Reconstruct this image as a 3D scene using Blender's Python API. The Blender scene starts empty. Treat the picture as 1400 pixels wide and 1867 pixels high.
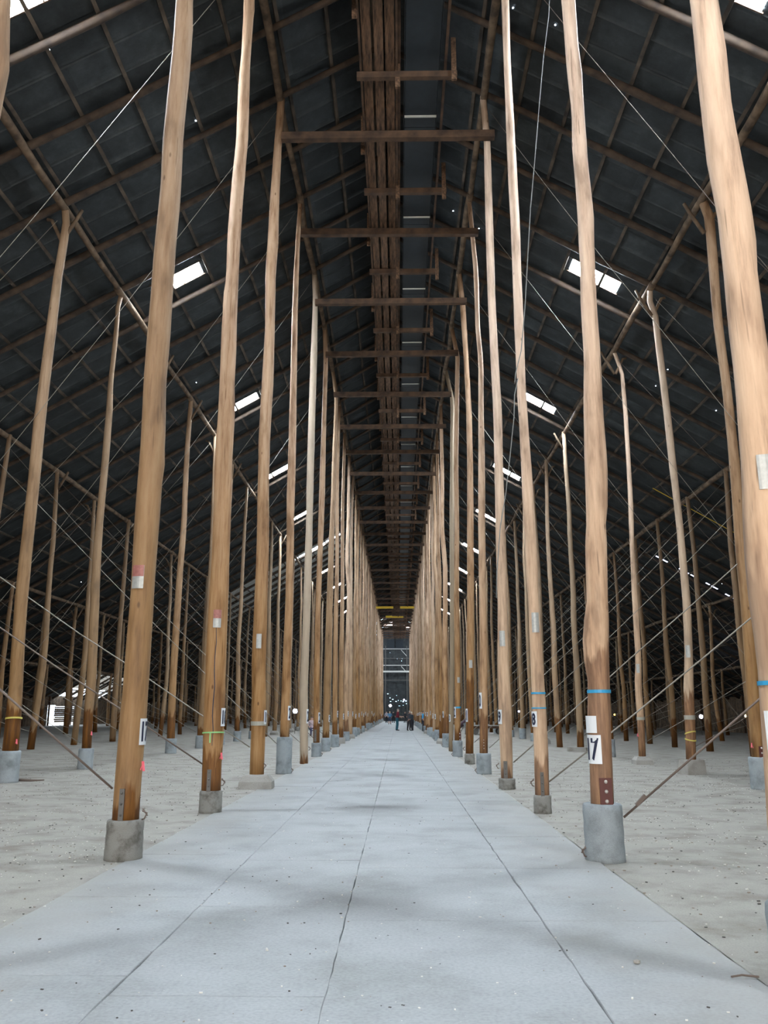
import bpy, math, random
from mathutils import Vector, Matrix, Quaternion, noise
random.seed(7)
C = bpy.context.scene.collection
pi = math.pi

# ------------------------------------------------------------------ camera, world, lights
F = 1511.0; VX, VY = 726.0, 1300.0; EYE = 1.5
TH = math.atan((VY - 933.5) / F); YAW = math.atan((VX - 700) * math.cos(TH) / F)
cam = bpy.data.cameras.new('camera'); camo = bpy.data.objects.new('camera', cam); C.objects.link(camo)
camo.location = (0, 0, EYE); camo.rotation_euler = (pi / 2 + TH, 0, YAW)
cam.sensor_fit = 'VERTICAL'; cam.sensor_height = 24; cam.lens = 24 * F / 1867
cam.clip_end = 600
bpy.context.scene.camera = camo
vs = bpy.context.scene.view_settings
vs.view_transform = 'Standard'; vs.look = 'None'; vs.gamma = 1; vs.use_curve_mapping = False; vs.exposure = 0.0

world = bpy.data.worlds.new('sky'); bpy.context.scene.world = world; world.use_nodes = True
bg = world.node_tree.nodes['Background']; bg.inputs[0].default_value = (0.72, 0.85, 1.0, 1); bg.inputs[1].default_value = 6.0

SKYLIGHT = 290.0      # radiance of the daylit roof panes
def area(name, loc, rot, sx, sy, power, col):
    l = bpy.data.lights.new(name, 'AREA'); l.shape = 'RECTANGLE'; l.size = sx; l.size_y = sy
    l.energy = power; l.color = col; o = bpy.data.objects.new(name, l); C.objects.link(o)
    o.location = loc; o.rotation_euler = rot; return o
# daylight entering through the open doorway in the gable behind the camera
area('doorway_daylight', (-1.5, -15.6, 3.4), (pi / 2, 0, 0), 9.0, 6.4, 3100, (1.0, 0.87, 0.72))

# ------------------------------------------------------------------ dimensions
S = 4.25; Z1 = 9.4; NB = 36; CX = -0.35; YEND = 162.0; YBACK = -16.0
def bayY(i): return Z1 + S * (i - 1)
ROW = {'A': (-2.90, 2.20, 16.4, 0.0, 0), 'B': (-8.14, 7.41, 13.3, 0.10, 0), 'C': (-13.2, 12.62, 10.3, 0.22, 0),
       'D': (-18.5, 17.85, 7.3, 0.36, 0), 'E': (-23.6, 23.1, 4.5, 0.48, 0)}
SLOPE = 0.577; ROOFTOP = 18.36
def roofH(x): return ROOFTOP - SLOPE * abs(x - CX)
def groundH(x):
    if x > -3.4: return 0.0
    return min(0.55, (-x - 3.4) * 0.024)
cT, sT, cY, sY = math.cos(TH), math.sin(TH), math.cos(YAW), math.sin(YAW)
def proj(x, y, z):
    a = x * cY + y * sY; b = y * cY - x * sY
    fw = b * cT + (z - EYE) * sT; up = (z - EYE) * cT - b * sT
    if fw < 0.1: return None
    return 700 + F * a / fw, 933.5 - F * up / fw, fw
def unproj(px, py, Y):          # pixel -> point on the transverse plane y = Y
    a = (px - 700) / F; u = (933.5 - py) / F
    fw = cT - u * sT; z = sT + u * cT
    dx = a * cY - fw * sY; dy = fw * cY + a * sY
    t = Y / dy
    p = (dx * t, EYE + z * t)
    return p[0], p[1], t        # t = depth along optical axis
def inframe(x, y, z, m=0):
    p = proj(x, y, z)
    return p is not None and -m < p[0] < 1400 + m and -m < p[1] < 1867 + m

# ------------------------------------------------------------------ materials
def newmat(name):
    m = bpy.data.materials.new(name); m.use_nodes = True
    n = m.node_tree.nodes; l = m.node_tree.links
    return m, n, l, n['Principled BSDF']
def flat(name, col, rough=0.7, metal=0.0, emit=None, es=0, var=0.12, scale=6):
    m, n, l, p = newmat(name)
    p.inputs['Roughness'].default_value = rough; p.inputs['Metallic'].default_value = metal
    tc = n.new('ShaderNodeTexCoord'); nz = n.new('ShaderNodeTexNoise'); nz.inputs['Scale'].default_value = scale
    nz.inputs['Detail'].default_value = 5
    l.new(tc.outputs['Object'], nz.inputs['Vector'])
    mx = n.new('ShaderNodeMix'); mx.data_type = 'RGBA'
    mx.inputs[6].default_value = (*[c * (1 - var) for c in col], 1); mx.inputs[7].default_value = (*[min(1, c * (1 + var)) for c in col], 1)
    l.new(nz.outputs['Fac'], mx.inputs[0]); l.new(mx.outputs[2], p.inputs['Base Color'])
    if emit: p.inputs['Emission Color'].default_value = (*emit, 1); p.inputs['Emission Strength'].default_value = es
    return m
def ramp(n, stops):
    r = n.new('ShaderNodeValToRGB'); e = r.color_ramp.elements
    while len(e) < len(stops): e.new(0.5)
    for k, (a, c) in enumerate(stops): e[k].position = a; e[k].color = (*c, 1)
    return r

def wood_trunk():
    m, n, l, p = newmat('peeled_gum_log')
    tc = n.new('ShaderNodeTexCoord'); oi = n.new('ShaderNodeObjectInfo')
    add = n.new('ShaderNodeVectorMath'); add.operation = 'ADD'
    sc = n.new('ShaderNodeVectorMath'); sc.operation = 'SCALE'; sc.inputs[3].default_value = 40
    comb = n.new('ShaderNodeCombineXYZ')
    for k in range(3): l.new(oi.outputs['Random'], comb.inputs[k])
    l.new(comb.outputs[0], sc.inputs[0]); l.new(tc.outputs['Object'], add.inputs[0]); l.new(sc.outputs[0], add.inputs[1])
    mp = n.new('ShaderNodeMapping'); mp.inputs['Scale'].default_value = (9, 9, 0.8); l.new(add.outputs[0], mp.inputs[0])
    n1 = n.new('ShaderNodeTexNoise'); n1.inputs['Scale'].default_value = 1.6; n1.inputs['Detail'].default_value = 8; n1.inputs['Roughness'].default_value = 0.65
    l.new(mp.outputs[0], n1.inputs['Vector'])
    mp2 = n.new('ShaderNodeMapping'); mp2.inputs['Scale'].default_value = (3.0, 3.0, 0.75); l.new(add.outputs[0], mp2.inputs[0])
    n2 = n.new('ShaderNodeTexNoise'); n2.inputs['Scale'].default_value = 1.5; n2.inputs['Detail'].default_value = 4
    l.new(mp2.outputs[0], n2.inputs['Vector'])
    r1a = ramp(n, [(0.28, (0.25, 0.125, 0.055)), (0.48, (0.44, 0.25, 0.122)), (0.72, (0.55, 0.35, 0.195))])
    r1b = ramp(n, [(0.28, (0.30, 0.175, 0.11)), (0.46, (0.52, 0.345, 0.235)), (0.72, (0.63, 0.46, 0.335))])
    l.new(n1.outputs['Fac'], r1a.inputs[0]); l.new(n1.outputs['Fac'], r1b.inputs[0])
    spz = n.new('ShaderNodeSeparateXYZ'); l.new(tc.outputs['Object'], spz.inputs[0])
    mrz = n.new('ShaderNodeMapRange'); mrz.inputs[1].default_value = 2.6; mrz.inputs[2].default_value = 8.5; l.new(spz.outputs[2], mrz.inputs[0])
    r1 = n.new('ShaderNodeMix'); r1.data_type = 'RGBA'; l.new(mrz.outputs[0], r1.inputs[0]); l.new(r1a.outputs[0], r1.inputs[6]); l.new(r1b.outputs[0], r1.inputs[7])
    r2 = ramp(n, [(0.34, (0.42, 0.34, 0.27)), (0.41, (0.74, 0.68, 0.62)), (0.50, (0.95, 0.93, 0.91)), (0.66, (1.06, 1.05, 1.03))])
    l.new(n2.outputs['Fac'], r2.inputs[0])
    mul = n.new('ShaderNodeMix'); mul.data_type = 'RGBA'; mul.blend_type = 'MULTIPLY'; mul.inputs[0].default_value = 0.75
    l.new(r1.outputs[2], mul.inputs[6]); l.new(r2.outputs[0], mul.inputs[7])
    mk = n.new('ShaderNodeMapping'); mk.inputs['Scale'].default_value = (2.6, 2.6, 1.1); l.new(add.outputs[0], mk.inputs[0])
    vk = n.new('ShaderNodeTexVoronoi'); vk.inputs['Scale'].default_value = 1.5; l.new(mk.outputs[0], vk.inputs['Vector'])
    rk = ramp(n, [(0.0, (0.16, 0.10, 0.07)), (0.045, (0.30, 0.22, 0.16)), (0.085, (1, 1, 1))]); l.new(vk.outputs['Distance'], rk.inputs[0])
    mc = n.new('ShaderNodeMapping'); mc.inputs['Scale'].default_value = (30, 30, 0.9); l.new(add.outputs[0], mc.inputs[0])
    nc_ = n.new('ShaderNodeTexNoise'); nc_.inputs['Scale'].default_value = 1.0; nc_.inputs['Detail'].default_value = 2; l.new(mc.outputs[0], nc_.inputs['Vector'])
    rc = ramp(n, [(0.27, (0.35, 0.27, 0.2)), (0.33, (1, 1, 1)), (0.70, (1, 1, 1)), (0.76, (1.2, 1.2, 1.2))]); l.new(nc_.outputs['Fac'], rc.inputs[0])
    mul2 = n.new('ShaderNodeMix'); mul2.data_type = 'RGBA'; mul2.blend_type = 'MULTIPLY'; mul2.inputs[0].default_value = 0.85
    l.new(mul.outputs[2], mul2.inputs[6]); l.new(rk.outputs[0], mul2.inputs[7])
    mul3 = n.new('ShaderNodeMix'); mul3.data_type = 'RGBA'; mul3.blend_type = 'MULTIPLY'; mul3.inputs[0].default_value = 0.7
    l.new(mul2.outputs[2], mul3.inputs[6]); l.new(rc.outputs[0], mul3.inputs[7]); mul = mul3
    # tone: 0 = warm, 1 = weathered grey
    at = n.new('ShaderNodeAttribute'); at.attribute_type = 'OBJECT'; at.attribute_name = 'tone'
    grey = n.new('ShaderNodeMix'); grey.data_type = 'RGBA'; grey.inputs[7].default_value = (0.40, 0.335, 0.255, 1)
    sc2 = n.new('ShaderNodeMath'); sc2.operation = 'MULTIPLY'; sc2.inputs[1].default_value = 0.75
    l.new(at.outputs['Fac'], sc2.inputs[0]); l.new(sc2.outputs[0], grey.inputs[0]); l.new(mul.outputs[2], grey.inputs[6])
    # oily ragged dark foot
    st = n.new('ShaderNodeAttribute'); st.attribute_type = 'OBJECT'; st.attribute_name = 'stain'
    sp = n.new('ShaderNodeSeparateXYZ'); l.new(tc.outputs['Object'], sp.inputs[0])
    mp3 = n.new('ShaderNodeMapping'); mp3.inputs['Scale'].default_value = (12, 12, 1.6); l.new(add.outputs[0], mp3.inputs[0])
    n3 = n.new('ShaderNodeTexNoise'); n3.inputs['Scale'].default_value = 1.0; n3.inputs['Detail'].default_value = 3
    l.new(mp3.outputs[0], n3.inputs['Vector'])
    a1 = n.new('ShaderNodeMath'); a1.operation = 'MULTIPLY_ADD'; a1.inputs[1].default_value = 0.9; a1.inputs[2].default_value = -0.45; l.new(n3.outputs['Fac'], a1.inputs[0])
    a2 = n.new('ShaderNodeMath'); a2.operation = 'ADD'; l.new(a1.outputs[0], a2.inputs[0]); l.new(sp.outputs[2], a2.inputs[1])
    a3 = n.new('ShaderNodeMath'); a3.operation = 'SUBTRACT'; l.new(st.outputs['Fac'], a3.inputs[0]); l.new(a2.outputs[0], a3.inputs[1])
    a4 = n.new('ShaderNodeMath'); a4.operation = 'MULTIPLY'; a4.inputs[1].default_value = 9; a4.use_clamp = True; l.new(a3.outputs[0], a4.inputs[0])
    r3 = ramp(n, [(0.3, (0.085, 0.038, 0.016)), (0.52, (0.20, 0.092, 0.036)), (0.75, (0.38, 0.19, 0.072))])
    l.new(n1.outputs['Fac'], r3.inputs[0])
    mx = n.new('ShaderNodeMix'); mx.data_type = 'RGBA'; l.new(a4.outputs[0], mx.inputs[0]); l.new(grey.outputs[2], mx.inputs[6]); l.new(r3.outputs[0], mx.inputs[7])
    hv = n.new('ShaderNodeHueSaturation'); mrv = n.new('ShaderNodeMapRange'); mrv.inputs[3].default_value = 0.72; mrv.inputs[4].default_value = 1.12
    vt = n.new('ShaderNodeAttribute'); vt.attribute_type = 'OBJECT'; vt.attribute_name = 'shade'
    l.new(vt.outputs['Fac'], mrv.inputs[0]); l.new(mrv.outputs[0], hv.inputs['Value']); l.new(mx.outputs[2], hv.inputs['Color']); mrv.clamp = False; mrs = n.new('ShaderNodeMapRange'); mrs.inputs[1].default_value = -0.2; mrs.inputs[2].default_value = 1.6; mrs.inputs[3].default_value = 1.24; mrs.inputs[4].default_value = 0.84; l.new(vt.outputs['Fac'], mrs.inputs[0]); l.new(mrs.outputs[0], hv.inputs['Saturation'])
    l.new(hv.outputs[0], p.inputs['Base Color']); p.inputs['Roughness'].default_value = 0.72
    bp = n.new('ShaderNodeBump'); bp.inputs['Strength'].default_value = 0.35; bp.inputs['Distance'].default_value = 0.01
    l.new(n1.outputs['Fac'], bp.inputs['Height']); l.new(bp.outputs[0], p.inputs['Normal'])
    return m
M_TRUNK = wood_trunk()

def timber(name, dark, light, sc=(1.2, 1.2, 1.2)):
    m, n, l, p = newmat(name)
    tc = n.new('ShaderNodeTexCoord'); mp = n.new('ShaderNodeMapping'); mp.inputs['Scale'].default_value = sc
    l.new(tc.outputs['Object'], mp.inputs[0])
    nz = n.new('ShaderNodeTexNoise'); nz.inputs['Scale'].default_value = 3; nz.inputs['Detail'].default_value = 7; l.new(mp.outputs[0], nz.inputs['Vector'])
    r = ramp(n, [(0.3, dark), (0.7, light)]); l.new(nz.outputs['Fac'], r.inputs[0]); l.new(r.outputs[0], p.inputs['Base Color'])
    p.inputs['Roughness'].default_value = 0.85
    bp = n.new('ShaderNodeBump'); bp.inputs['Strength'].default_value = 0.4; bp.inputs['Distance'].default_value = 0.01
    l.new(nz.outputs['Fac'], bp.inputs['Height']); l.new(bp.outputs[0], p.inputs['Normal'])
    return m
M_RAFT = timber('rafter_log_bark', (0.022, 0.014, 0.010), (0.085, 0.055, 0.036))
M_PLATE = timber('plate_log_bark', (0.05, 0.032, 0.02), (0.22, 0.145, 0.09))
M_PURL = timber('dusty_batten', (0.018, 0.013, 0.010), (0.12, 0.09, 0.065), (0.7, 0.7, 0.7))
M_BEAM = timber('sawn_brown_beam', (0.032, 0.017, 0.010), (0.115, 0.062, 0.034))
M_PLANK = timber('catwalk_plank', (0.035, 0.018, 0.010), (0.20, 0.11, 0.06), (6, 1, 6))
M_BOARD = timber('wall_board', (0.05, 0.035, 0.022), (0.17, 0.11, 0.065))

def sheet_mat():
    m, n, l, p = newmat('weathered_corrugated_iron')
    tc = n.new('ShaderNodeTexCoord')
    nz = n.new('ShaderNodeTexNoise'); nz.inputs['Scale'].default_value = 1.7; nz.inputs['Detail'].default_value = 8; nz.inputs['Roughness'].default_value = 0.7
    gm = n.new('ShaderNodeNewGeometry'); l.new(gm.outputs['Position'], nz.inputs['Vector'])
    r = ramp(n, [(0.3, (0.019, 0.022, 0.024)), (0.55, (0.041, 0.047, 0.050)), (0.8, (0.082, 0.092, 0.094))])
    l.new(nz.outputs['Fac'], r.inputs[0])
    hs = n.new('ShaderNodeHueSaturation'); oi = n.new('ShaderNodeObjectInfo')
    mr = n.new('ShaderNodeMapRange'); mr.inputs[3].default_value = 0.78; mr.inputs[4].default_value = 1.25
    l.new(oi.outputs['Random'], mr.inputs[0]); l.new(mr.outputs[0], hs.inputs['Value']); l.new(r.outputs[0], hs.inputs['Color'])
    l.new(hs.outputs[0], p.inputs['Base Color']); p.inputs['Roughness'].default_value = 0.55; p.inputs['Metallic'].default_value = 0.25
    return m
M_SHEET = sheet_mat()

def concrete(name, base, dark, scale=3.0, speck=True, bump=0.35):
    m, n, l, p = newmat(name)
    gm = n.new('ShaderNodeNewGeometry')
    a = n.new('ShaderNodeTexNoise'); a.inputs['Scale'].default_value = scale * 0.35; a.inputs['Detail'].default_value = 9; a.inputs['Roughness'].default_value = 0.62
    b = n.new('ShaderNodeTexNoise'); b.inputs['Scale'].default_value = scale * 14; b.inputs['Detail'].default_value = 6
    c = n.new('ShaderNodeTexVoronoi'); c.inputs['Scale'].default_value = 26
    for q in (a, b, c): l.new(gm.outputs['Position'], q.inputs['Vector'])
    r = ramp(n, [(0.32, dark), (0.52, base), (0.75, tuple(min(1, x * 1.12) for x in base))]); l.new(a.outputs['Fac'], r.inputs[0])
    mx = n.new('ShaderNodeMix'); mx.data_type = 'RGBA'; mx.blend_type = 'MULTIPLY'; mx.inputs[0].default_value = 0.6
    r2 = ramp(n, [(0.3, (0.72, 0.72, 0.72)), (0.6, (1, 1, 1))]); l.new(b.outputs['Fac'], r2.inputs[0])
    l.new(r.outputs[0], mx.inputs[6]); l.new(r2.outputs[0], mx.inputs[7]); out = mx.outputs[2]
    if speck:
        r3 = ramp(n, [(0.0, (1, 1, 1)), (0.07, (1, 1, 1)), (0.10, (0, 0, 0))]); l.new(c.outputs['Distance'], r3.inputs[0])
        sp = n.new('ShaderNodeSeparateColor'); l.new(c.outputs['Color'], sp.inputs[0])
        gt = n.new('ShaderNodeMath'); gt.operation = 'GREATER_THAN'; gt.inputs[1].default_value = 0.72; l.new(sp.outputs[0], gt.inputs[0])
        mm = n.new('ShaderNodeMath'); mm.operation = 'MULTIPLY'; l.new(gt.outputs[0], mm.inputs[0]); l.new(r3.outputs[0], mm.inputs[1])
        m3 = n.new('ShaderNodeMath'); m3.operation = 'MULTIPLY'; m3.inputs[1].default_value = 0.5; l.new(mm.outputs[0], m3.inputs[0])
        wb = ramp(n, [(0.45, (0.75, 0.75, 0.72)), (0.5, (0.1, 0.1, 0.1))]); l.new(sp.outputs[1], wb.inputs[0])
        m4 = n.new('ShaderNodeMix'); m4.data_type = 'RGBA'; l.new(m3.outputs[0], m4.inputs[0]); l.new(out, m4.inputs[6]); l.new(wb.outputs[0], m4.inputs[7]); out = m4.outputs[2]
    l.new(out, p.inputs['Base Color']); p.inputs['Roughness'].default_value = 0.78
    bp = n.new('ShaderNodeBump'); bp.inputs['Strength'].default_value = bump; bp.inputs['Distance'].default_value = 0.012
    l.new(b.outputs['Fac'], bp.inputs['Height']); l.new(bp.outputs[0], p.inputs['Normal'])
    return m
M_SLAB = concrete('aisle_concrete', (0.37, 0.38, 0.385), (0.285, 0.29, 0.287), bump=0.15)
def dust_edges(m, tint):       # drifted dust lies over the outer edges of the aisle slabs
    n = m.node_tree.nodes; l = m.node_tree.links; p = n['Principled BSDF']; src = p.inputs['Base Color'].links[0].from_socket
    gm = n.new('ShaderNodeNewGeometry'); sp = n.new('ShaderNodeSeparateXYZ'); l.new(gm.outputs['Position'], sp.inputs[0])
    a = n.new('ShaderNodeMath'); a.operation = 'ADD'; a.inputs[1].default_value = 0.39; l.new(sp.outputs[0], a.inputs[0])
    b = n.new('ShaderNodeMath'); b.operation = 'ABSOLUTE'; l.new(a.outputs[0], b.inputs[0])
    nz = n.new('ShaderNodeTexNoise'); nz.inputs['Scale'].default_value = 0.9; nz.inputs['Detail'].default_value = 8; nz.inputs['Roughness'].default_value = .7; l.new(gm.outputs['Position'], nz.inputs['Vector'])
    c = n.new('ShaderNodeMath'); c.operation = 'MULTIPLY_ADD'; c.inputs[1].default_value = 2.4; l.new(nz.outputs['Fac'], c.inputs[0]); l.new(b.outputs[0], c.inputs[2])
    mr = n.new('ShaderNodeMapRange'); mr.inputs[1].default_value = 2.6; mr.inputs[2].default_value = 3.9; mr.inputs[4].default_value = .8; l.new(c.outputs[0], mr.inputs[0])
    mx = n.new('ShaderNodeMix'); mx.data_type = 'RGBA'; mx.inputs[7].default_value = (*tint, 1); l.new(mr.outputs[0], mx.inputs[0]); l.new(src, mx.inputs[6]); l.new(mx.outputs[2], p.inputs['Base Color'])
dust_edges(M_SLAB, (0.335, 0.32, 0.295))
M_DIRT = concrete('dusty_side_floor', (0.34, 0.318, 0.282), (0.225, 0.198, 0.166), 5, bump=0.6)
M_GRAVEL = concrete('outside_ground', (0.55, 0.5, 0.42), (0.45, 0.4, 0.33))
M_PLCYL = concrete('blue_grey_cast_concrete', (0.33, 0.365, 0.385), (0.19, 0.215, 0.22), 9, speck=False, bump=.6)
M_PLOLD = concrete('stained_old_concrete', (0.30, 0.29, 0.265), (0.07, 0.058, 0.042), 13, speck=False, bump=0.8)
M_PLBLK = concrete('rough_block_concrete', (0.37, 0.35, 0.32), (0.25, 0.23, 0.20), 6, speck=False, bump=0.8)
M_ROD = flat('rod_galvanised', (0.27, 0.245, 0.205), 0.5, 0.3)
M_ROD2 = flat('rod_rusty', (0.16, 0.12, 0.10), 0.6, 0.3)
M_STEEL = flat('dull_steel', (0.14, 0.13, 0.12), 0.55, 0.5)
M_TAG = flat('tin_tag', (0.44, 0.44, 0.42), 0.45, 0.3, var=0.3, scale=30)
M_TAGRED = flat('tin_tag_red_paint', (0.36, 0.14, 0.12), 0.5, 0.1, var=0.5, scale=25)
M_REDCH = flat('oxide_red_channel', (0.10, 0.028, 0.022), 0.55, 0.1, var=0.4)
M_BOLT = flat('pale_bolt', (0.5, 0.46, 0.42), 0.5)
M_PAPER = flat('white_sign', (0.78, 0.80, 0.82), 0.5, var=0.03)
M_INK = flat('navy_digits', (0.012, 0.018, 0.05), 0.5)
M_BLUE = flat('blue_tape', (0.04, 0.34, 0.60), 0.5)
M_GREEN = flat('green_tape', (0.30, 0.62, 0.25), 0.5)
M_YEL = flat('yellow_tape', (0.62, 0.52, 0.12), 0.5)
M_GREYT = flat('grey_tape', (0.38, 0.36, 0.30), 0.5)
M_PINK = flat('pink_ribbon', (0.85, 0.16, 0.20), 0.5)
M_TROUGH = flat('trough_metal', (0.018, 0.026, 0.034), 0.5, 0.2, var=.3)
M_PALE = flat('pale_strip', (0.62, 0.62, 0.58), 0.5)
M_PANE = flat('daylit_roof_pane', (0.6, 0.7, 0.8), 0.4, emit=(0.80, 0.91, 1.0), es=SKYLIGHT)
M_FIBRE = flat('backlit_fibreglass', (0.6, 0.6, 0.56), 0.5, emit=(0.9, 0.9, 0.86), es=0.42)
M_FIBRE2 = flat('dusty_fibreglass', (0.35, 0.35, 0.33), 0.5, emit=(0.8, 0.86, 0.9), es=0.018)
M_HOLE = flat('sunlit_nail_hole', (1, 1, 1), 0.5, emit=(0.75, 0.85, 1.0), es=14)
M_YSTRAP = flat('yellow_strap', (0.65, 0.42, 0.03), 0.5)

# ------------------------------------------------------------------ mesh helpers
class MB:
    def __init__(s): s.v = []; s.f = []; s.m = []
    def box(s, c, d, rot=None, mi=0):
        b = len(s.v)
        for k in range(8):
            q = Vector(((k & 1) - .5, ((k >> 1) & 1) - .5, ((k >> 2) & 1) - .5)); q = Vector((q.x * d[0], q.y * d[1], q.z * d[2]))
            if rot is not None: q = rot @ q
            s.v.append(tuple(q + Vector(c)))
        for f in ((0, 2, 3, 1), (4, 5, 7, 6), (0, 1, 5, 4), (2, 6, 7, 3), (0, 4, 6, 2), (1, 3, 7, 5)): s.f.append(tuple(b + i for i in f)); s.m.append(mi)
    def beam(s, p, q, w, h, mi=0):
        p = Vector(p); q = Vector(q); d = q - p
        rot = d.to_track_quat('Y', 'Z').to_matrix(); s.box((p + q) / 2, (w, d.length, h), rot, mi)
    def tube(s, pts, rad, n=6, mi=0, cap=True):
        pts = [Vector(p) for p in pts]
        if not hasattr(rad, '__len__'): rad = [rad] * len(pts)
        b = len(s.v); up = None
        for k, p in enumerate(pts):
            t = (pts[min(k + 1, len(pts) - 1)] - pts[max(k - 1, 0)]).normalized()
            if up is None:
                up = Vector((0, 0, 1)) if abs(t.z) < 0.9 else Vector((1, 0, 0))
            x = t.cross(up).normalized(); y = x.cross(t).normalized(); up = y
            for j in range(n):
                a = 2 * pi * j / n; s.v.append(tuple(p + (x * math.cos(a) + y * math.sin(a)) * rad[k]))
        for k in range(len(pts) - 1):
            for j in range(n):
                s.f.append((b + k * n + j, b + k * n + (j + 1) % n, b + (k + 1) * n + (j + 1) % n, b + (k + 1) * n + j)); s.m.append(mi)
        if cap:
            s.f.append(tuple(b + j for j in range(n))[::-1]); s.m.append(mi)
            s.f.append(tuple(b + (len(pts) - 1) * n + j for j in range(n))); s.m.append(mi)
    def lathe(s, c, prof, n=24, jit=0.0, mi=0, sq=1.0):
        b = len(s.v)
        for k, (r, z) in enumerate(prof):
            for j in range(n):
                a = 2 * pi * j / n; rr = r * (1 + jit * noise.noise(Vector((math.cos(a) * 2 + c[0] * 3, math.sin(a) * 2, z * 5 + c[1]))))
                s.v.append((c[0] + rr * math.cos(a), c[1] + rr * math.sin(a) * sq, c[2] + z))
        for k in range(len(prof) - 1):
            for j in range(n):
                s.f.append((b + k * n + j, b + k * n + (j + 1) % n, b + (k + 1) * n + (j + 1) % n, b + (k + 1) * n + j)); s.m.append(mi)
        s.f.append(tuple(b + j for j in range(n))[::-1]); s.m.append(mi)
        s.f.append(tuple(b + (len(prof) - 1) * n + j for j in range(n))); s.m.append(mi)
    def ball(s, c, r, n=8, mi=0):
        b = len(s.v); rr = r if hasattr(r, '__len__') else (r, r, r); m = n // 2
        s.v.append((c[0], c[1], c[2] - rr[2]))
        for k in range(1, m):
            t = pi * k / m
            for j in range(n):
                a = 2 * pi * j / n; s.v.append((c[0] + rr[0] * math.sin(t) * math.cos(a), c[1] + rr[1] * math.sin(t) * math.sin(a), c[2] - rr[2] * math.cos(t)))
        s.v.append((c[0], c[1], c[2] + rr[2])); e = len(s.v) - 1
        for j in range(n):
            s.f.append((b, b + 1 + (j + 1) % n, b + 1 + j)); s.m.append(mi)
            s.f.append((e, b + 1 + (m - 2) * n + j, b + 1 + (m - 2) * n + (j + 1) % n)); s.m.append(mi)
            for k in range(m - 2):
                s.f.append((b + 1 + k * n + j, b + 1 + k * n + (j + 1) % n, b + 1 + (k + 1) * n + (j + 1) % n, b + 1 + (k + 1) * n + j)); s.m.append(mi)
    def mesh(s, name, mats, smooth=False):
        me = bpy.data.meshes.new(name); me.from_pydata(s.v, [], s.f); me.update()
        for m in (mats if isinstance(mats, (list, tuple)) else [mats]): me.materials.append(m)
        if any(s.m): me.polygons.foreach_set('material_index', s.m)
        if smooth: me.polygons.foreach_set('use_smooth', [True] * len(me.polygons))
        return me
    def build(s, name, mats, parent=None, smooth=False, loc=None):
        return link(name, s.mesh(name, mats, smooth), parent, loc)
def link(name, me, parent=None, loc=None):
    o = bpy.data.objects.new(name, me); C.objects.link(o)
    if parent: o.parent = parent
    if loc: o.location = loc
    return o
def tag(o, label=None, cat=None, group=None, kind=None):
    if label: o['label'] = label
    if cat: o['category'] = cat
    if group: o['group'] = group
    if kind: o['kind'] = kind
    return o
def empty(name, loc=(0, 0, 0), rz=0):
    o = bpy.data.objects.new(name, None); C.objects.link(o); o.location = loc; o.rotation_euler = (0, 0, rz); o.empty_display_size = 0.2
    return o
ORD = ['zeroth', 'first', 'second', 'third', 'fourth', 'fifth', 'sixth', 'seventh', 'eighth', 'ninth', 'tenth', 'eleventh', 'twelfth', 'thirteenth', 'fourteenth', 'fifteenth', 'sixteenth', 'seventeenth', 'eighteenth', 'nineteenth', 'twentieth']

# ------------------------------------------------------------------ floor
floor = empty('floor'); tag(floor, kind='structure')
g = MB()
xs = [-27.2, -24, -21, -18, -15, -12, -9, -6, -3.4, -2.87]
def strip(xs, y0, y1, ny, zf):
    b = len(g.v); nx = len(xs)
    for k in range(ny + 1):
        t = k / ny; y = y0 + (y1 - y0) * (t ** 1.7)
        for x in xs:
            z = zf(x) + 0.004 * noise.noise(Vector((x * 0.7, y * 0.7, 0)))
            g.v.append((x, y, z))
    for k in range(ny):
        for j in range(nx - 1): g.f.append((b + k * nx + j, b + k * nx + j + 1, b + (k + 1) * nx + j + 1, b + (k + 1) * nx + j)); g.m.append(0)
strip([-27.2 + 24.33 * k / 36 for k in range(37)], YBACK, YEND, 160, lambda x: groundH(x) - 0.012)
strip([2.1 + 25.0 * k / 36 for k in range(37)], YBACK, YEND, 160, lambda x: -0.012)
strip([-2.9, -0.4, 2.12], YBACK, YEND, 60, lambda x: -0.06)
g.build('side_floor', M_DIRT, floor, True)
COLS = [(-2.86, -1.598, 7.5), (-1.594, -0.405, 7.15), (-0.401, 1.061, 6.7), (1.069, 2.08, 6.72)]
far = MB()
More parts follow.
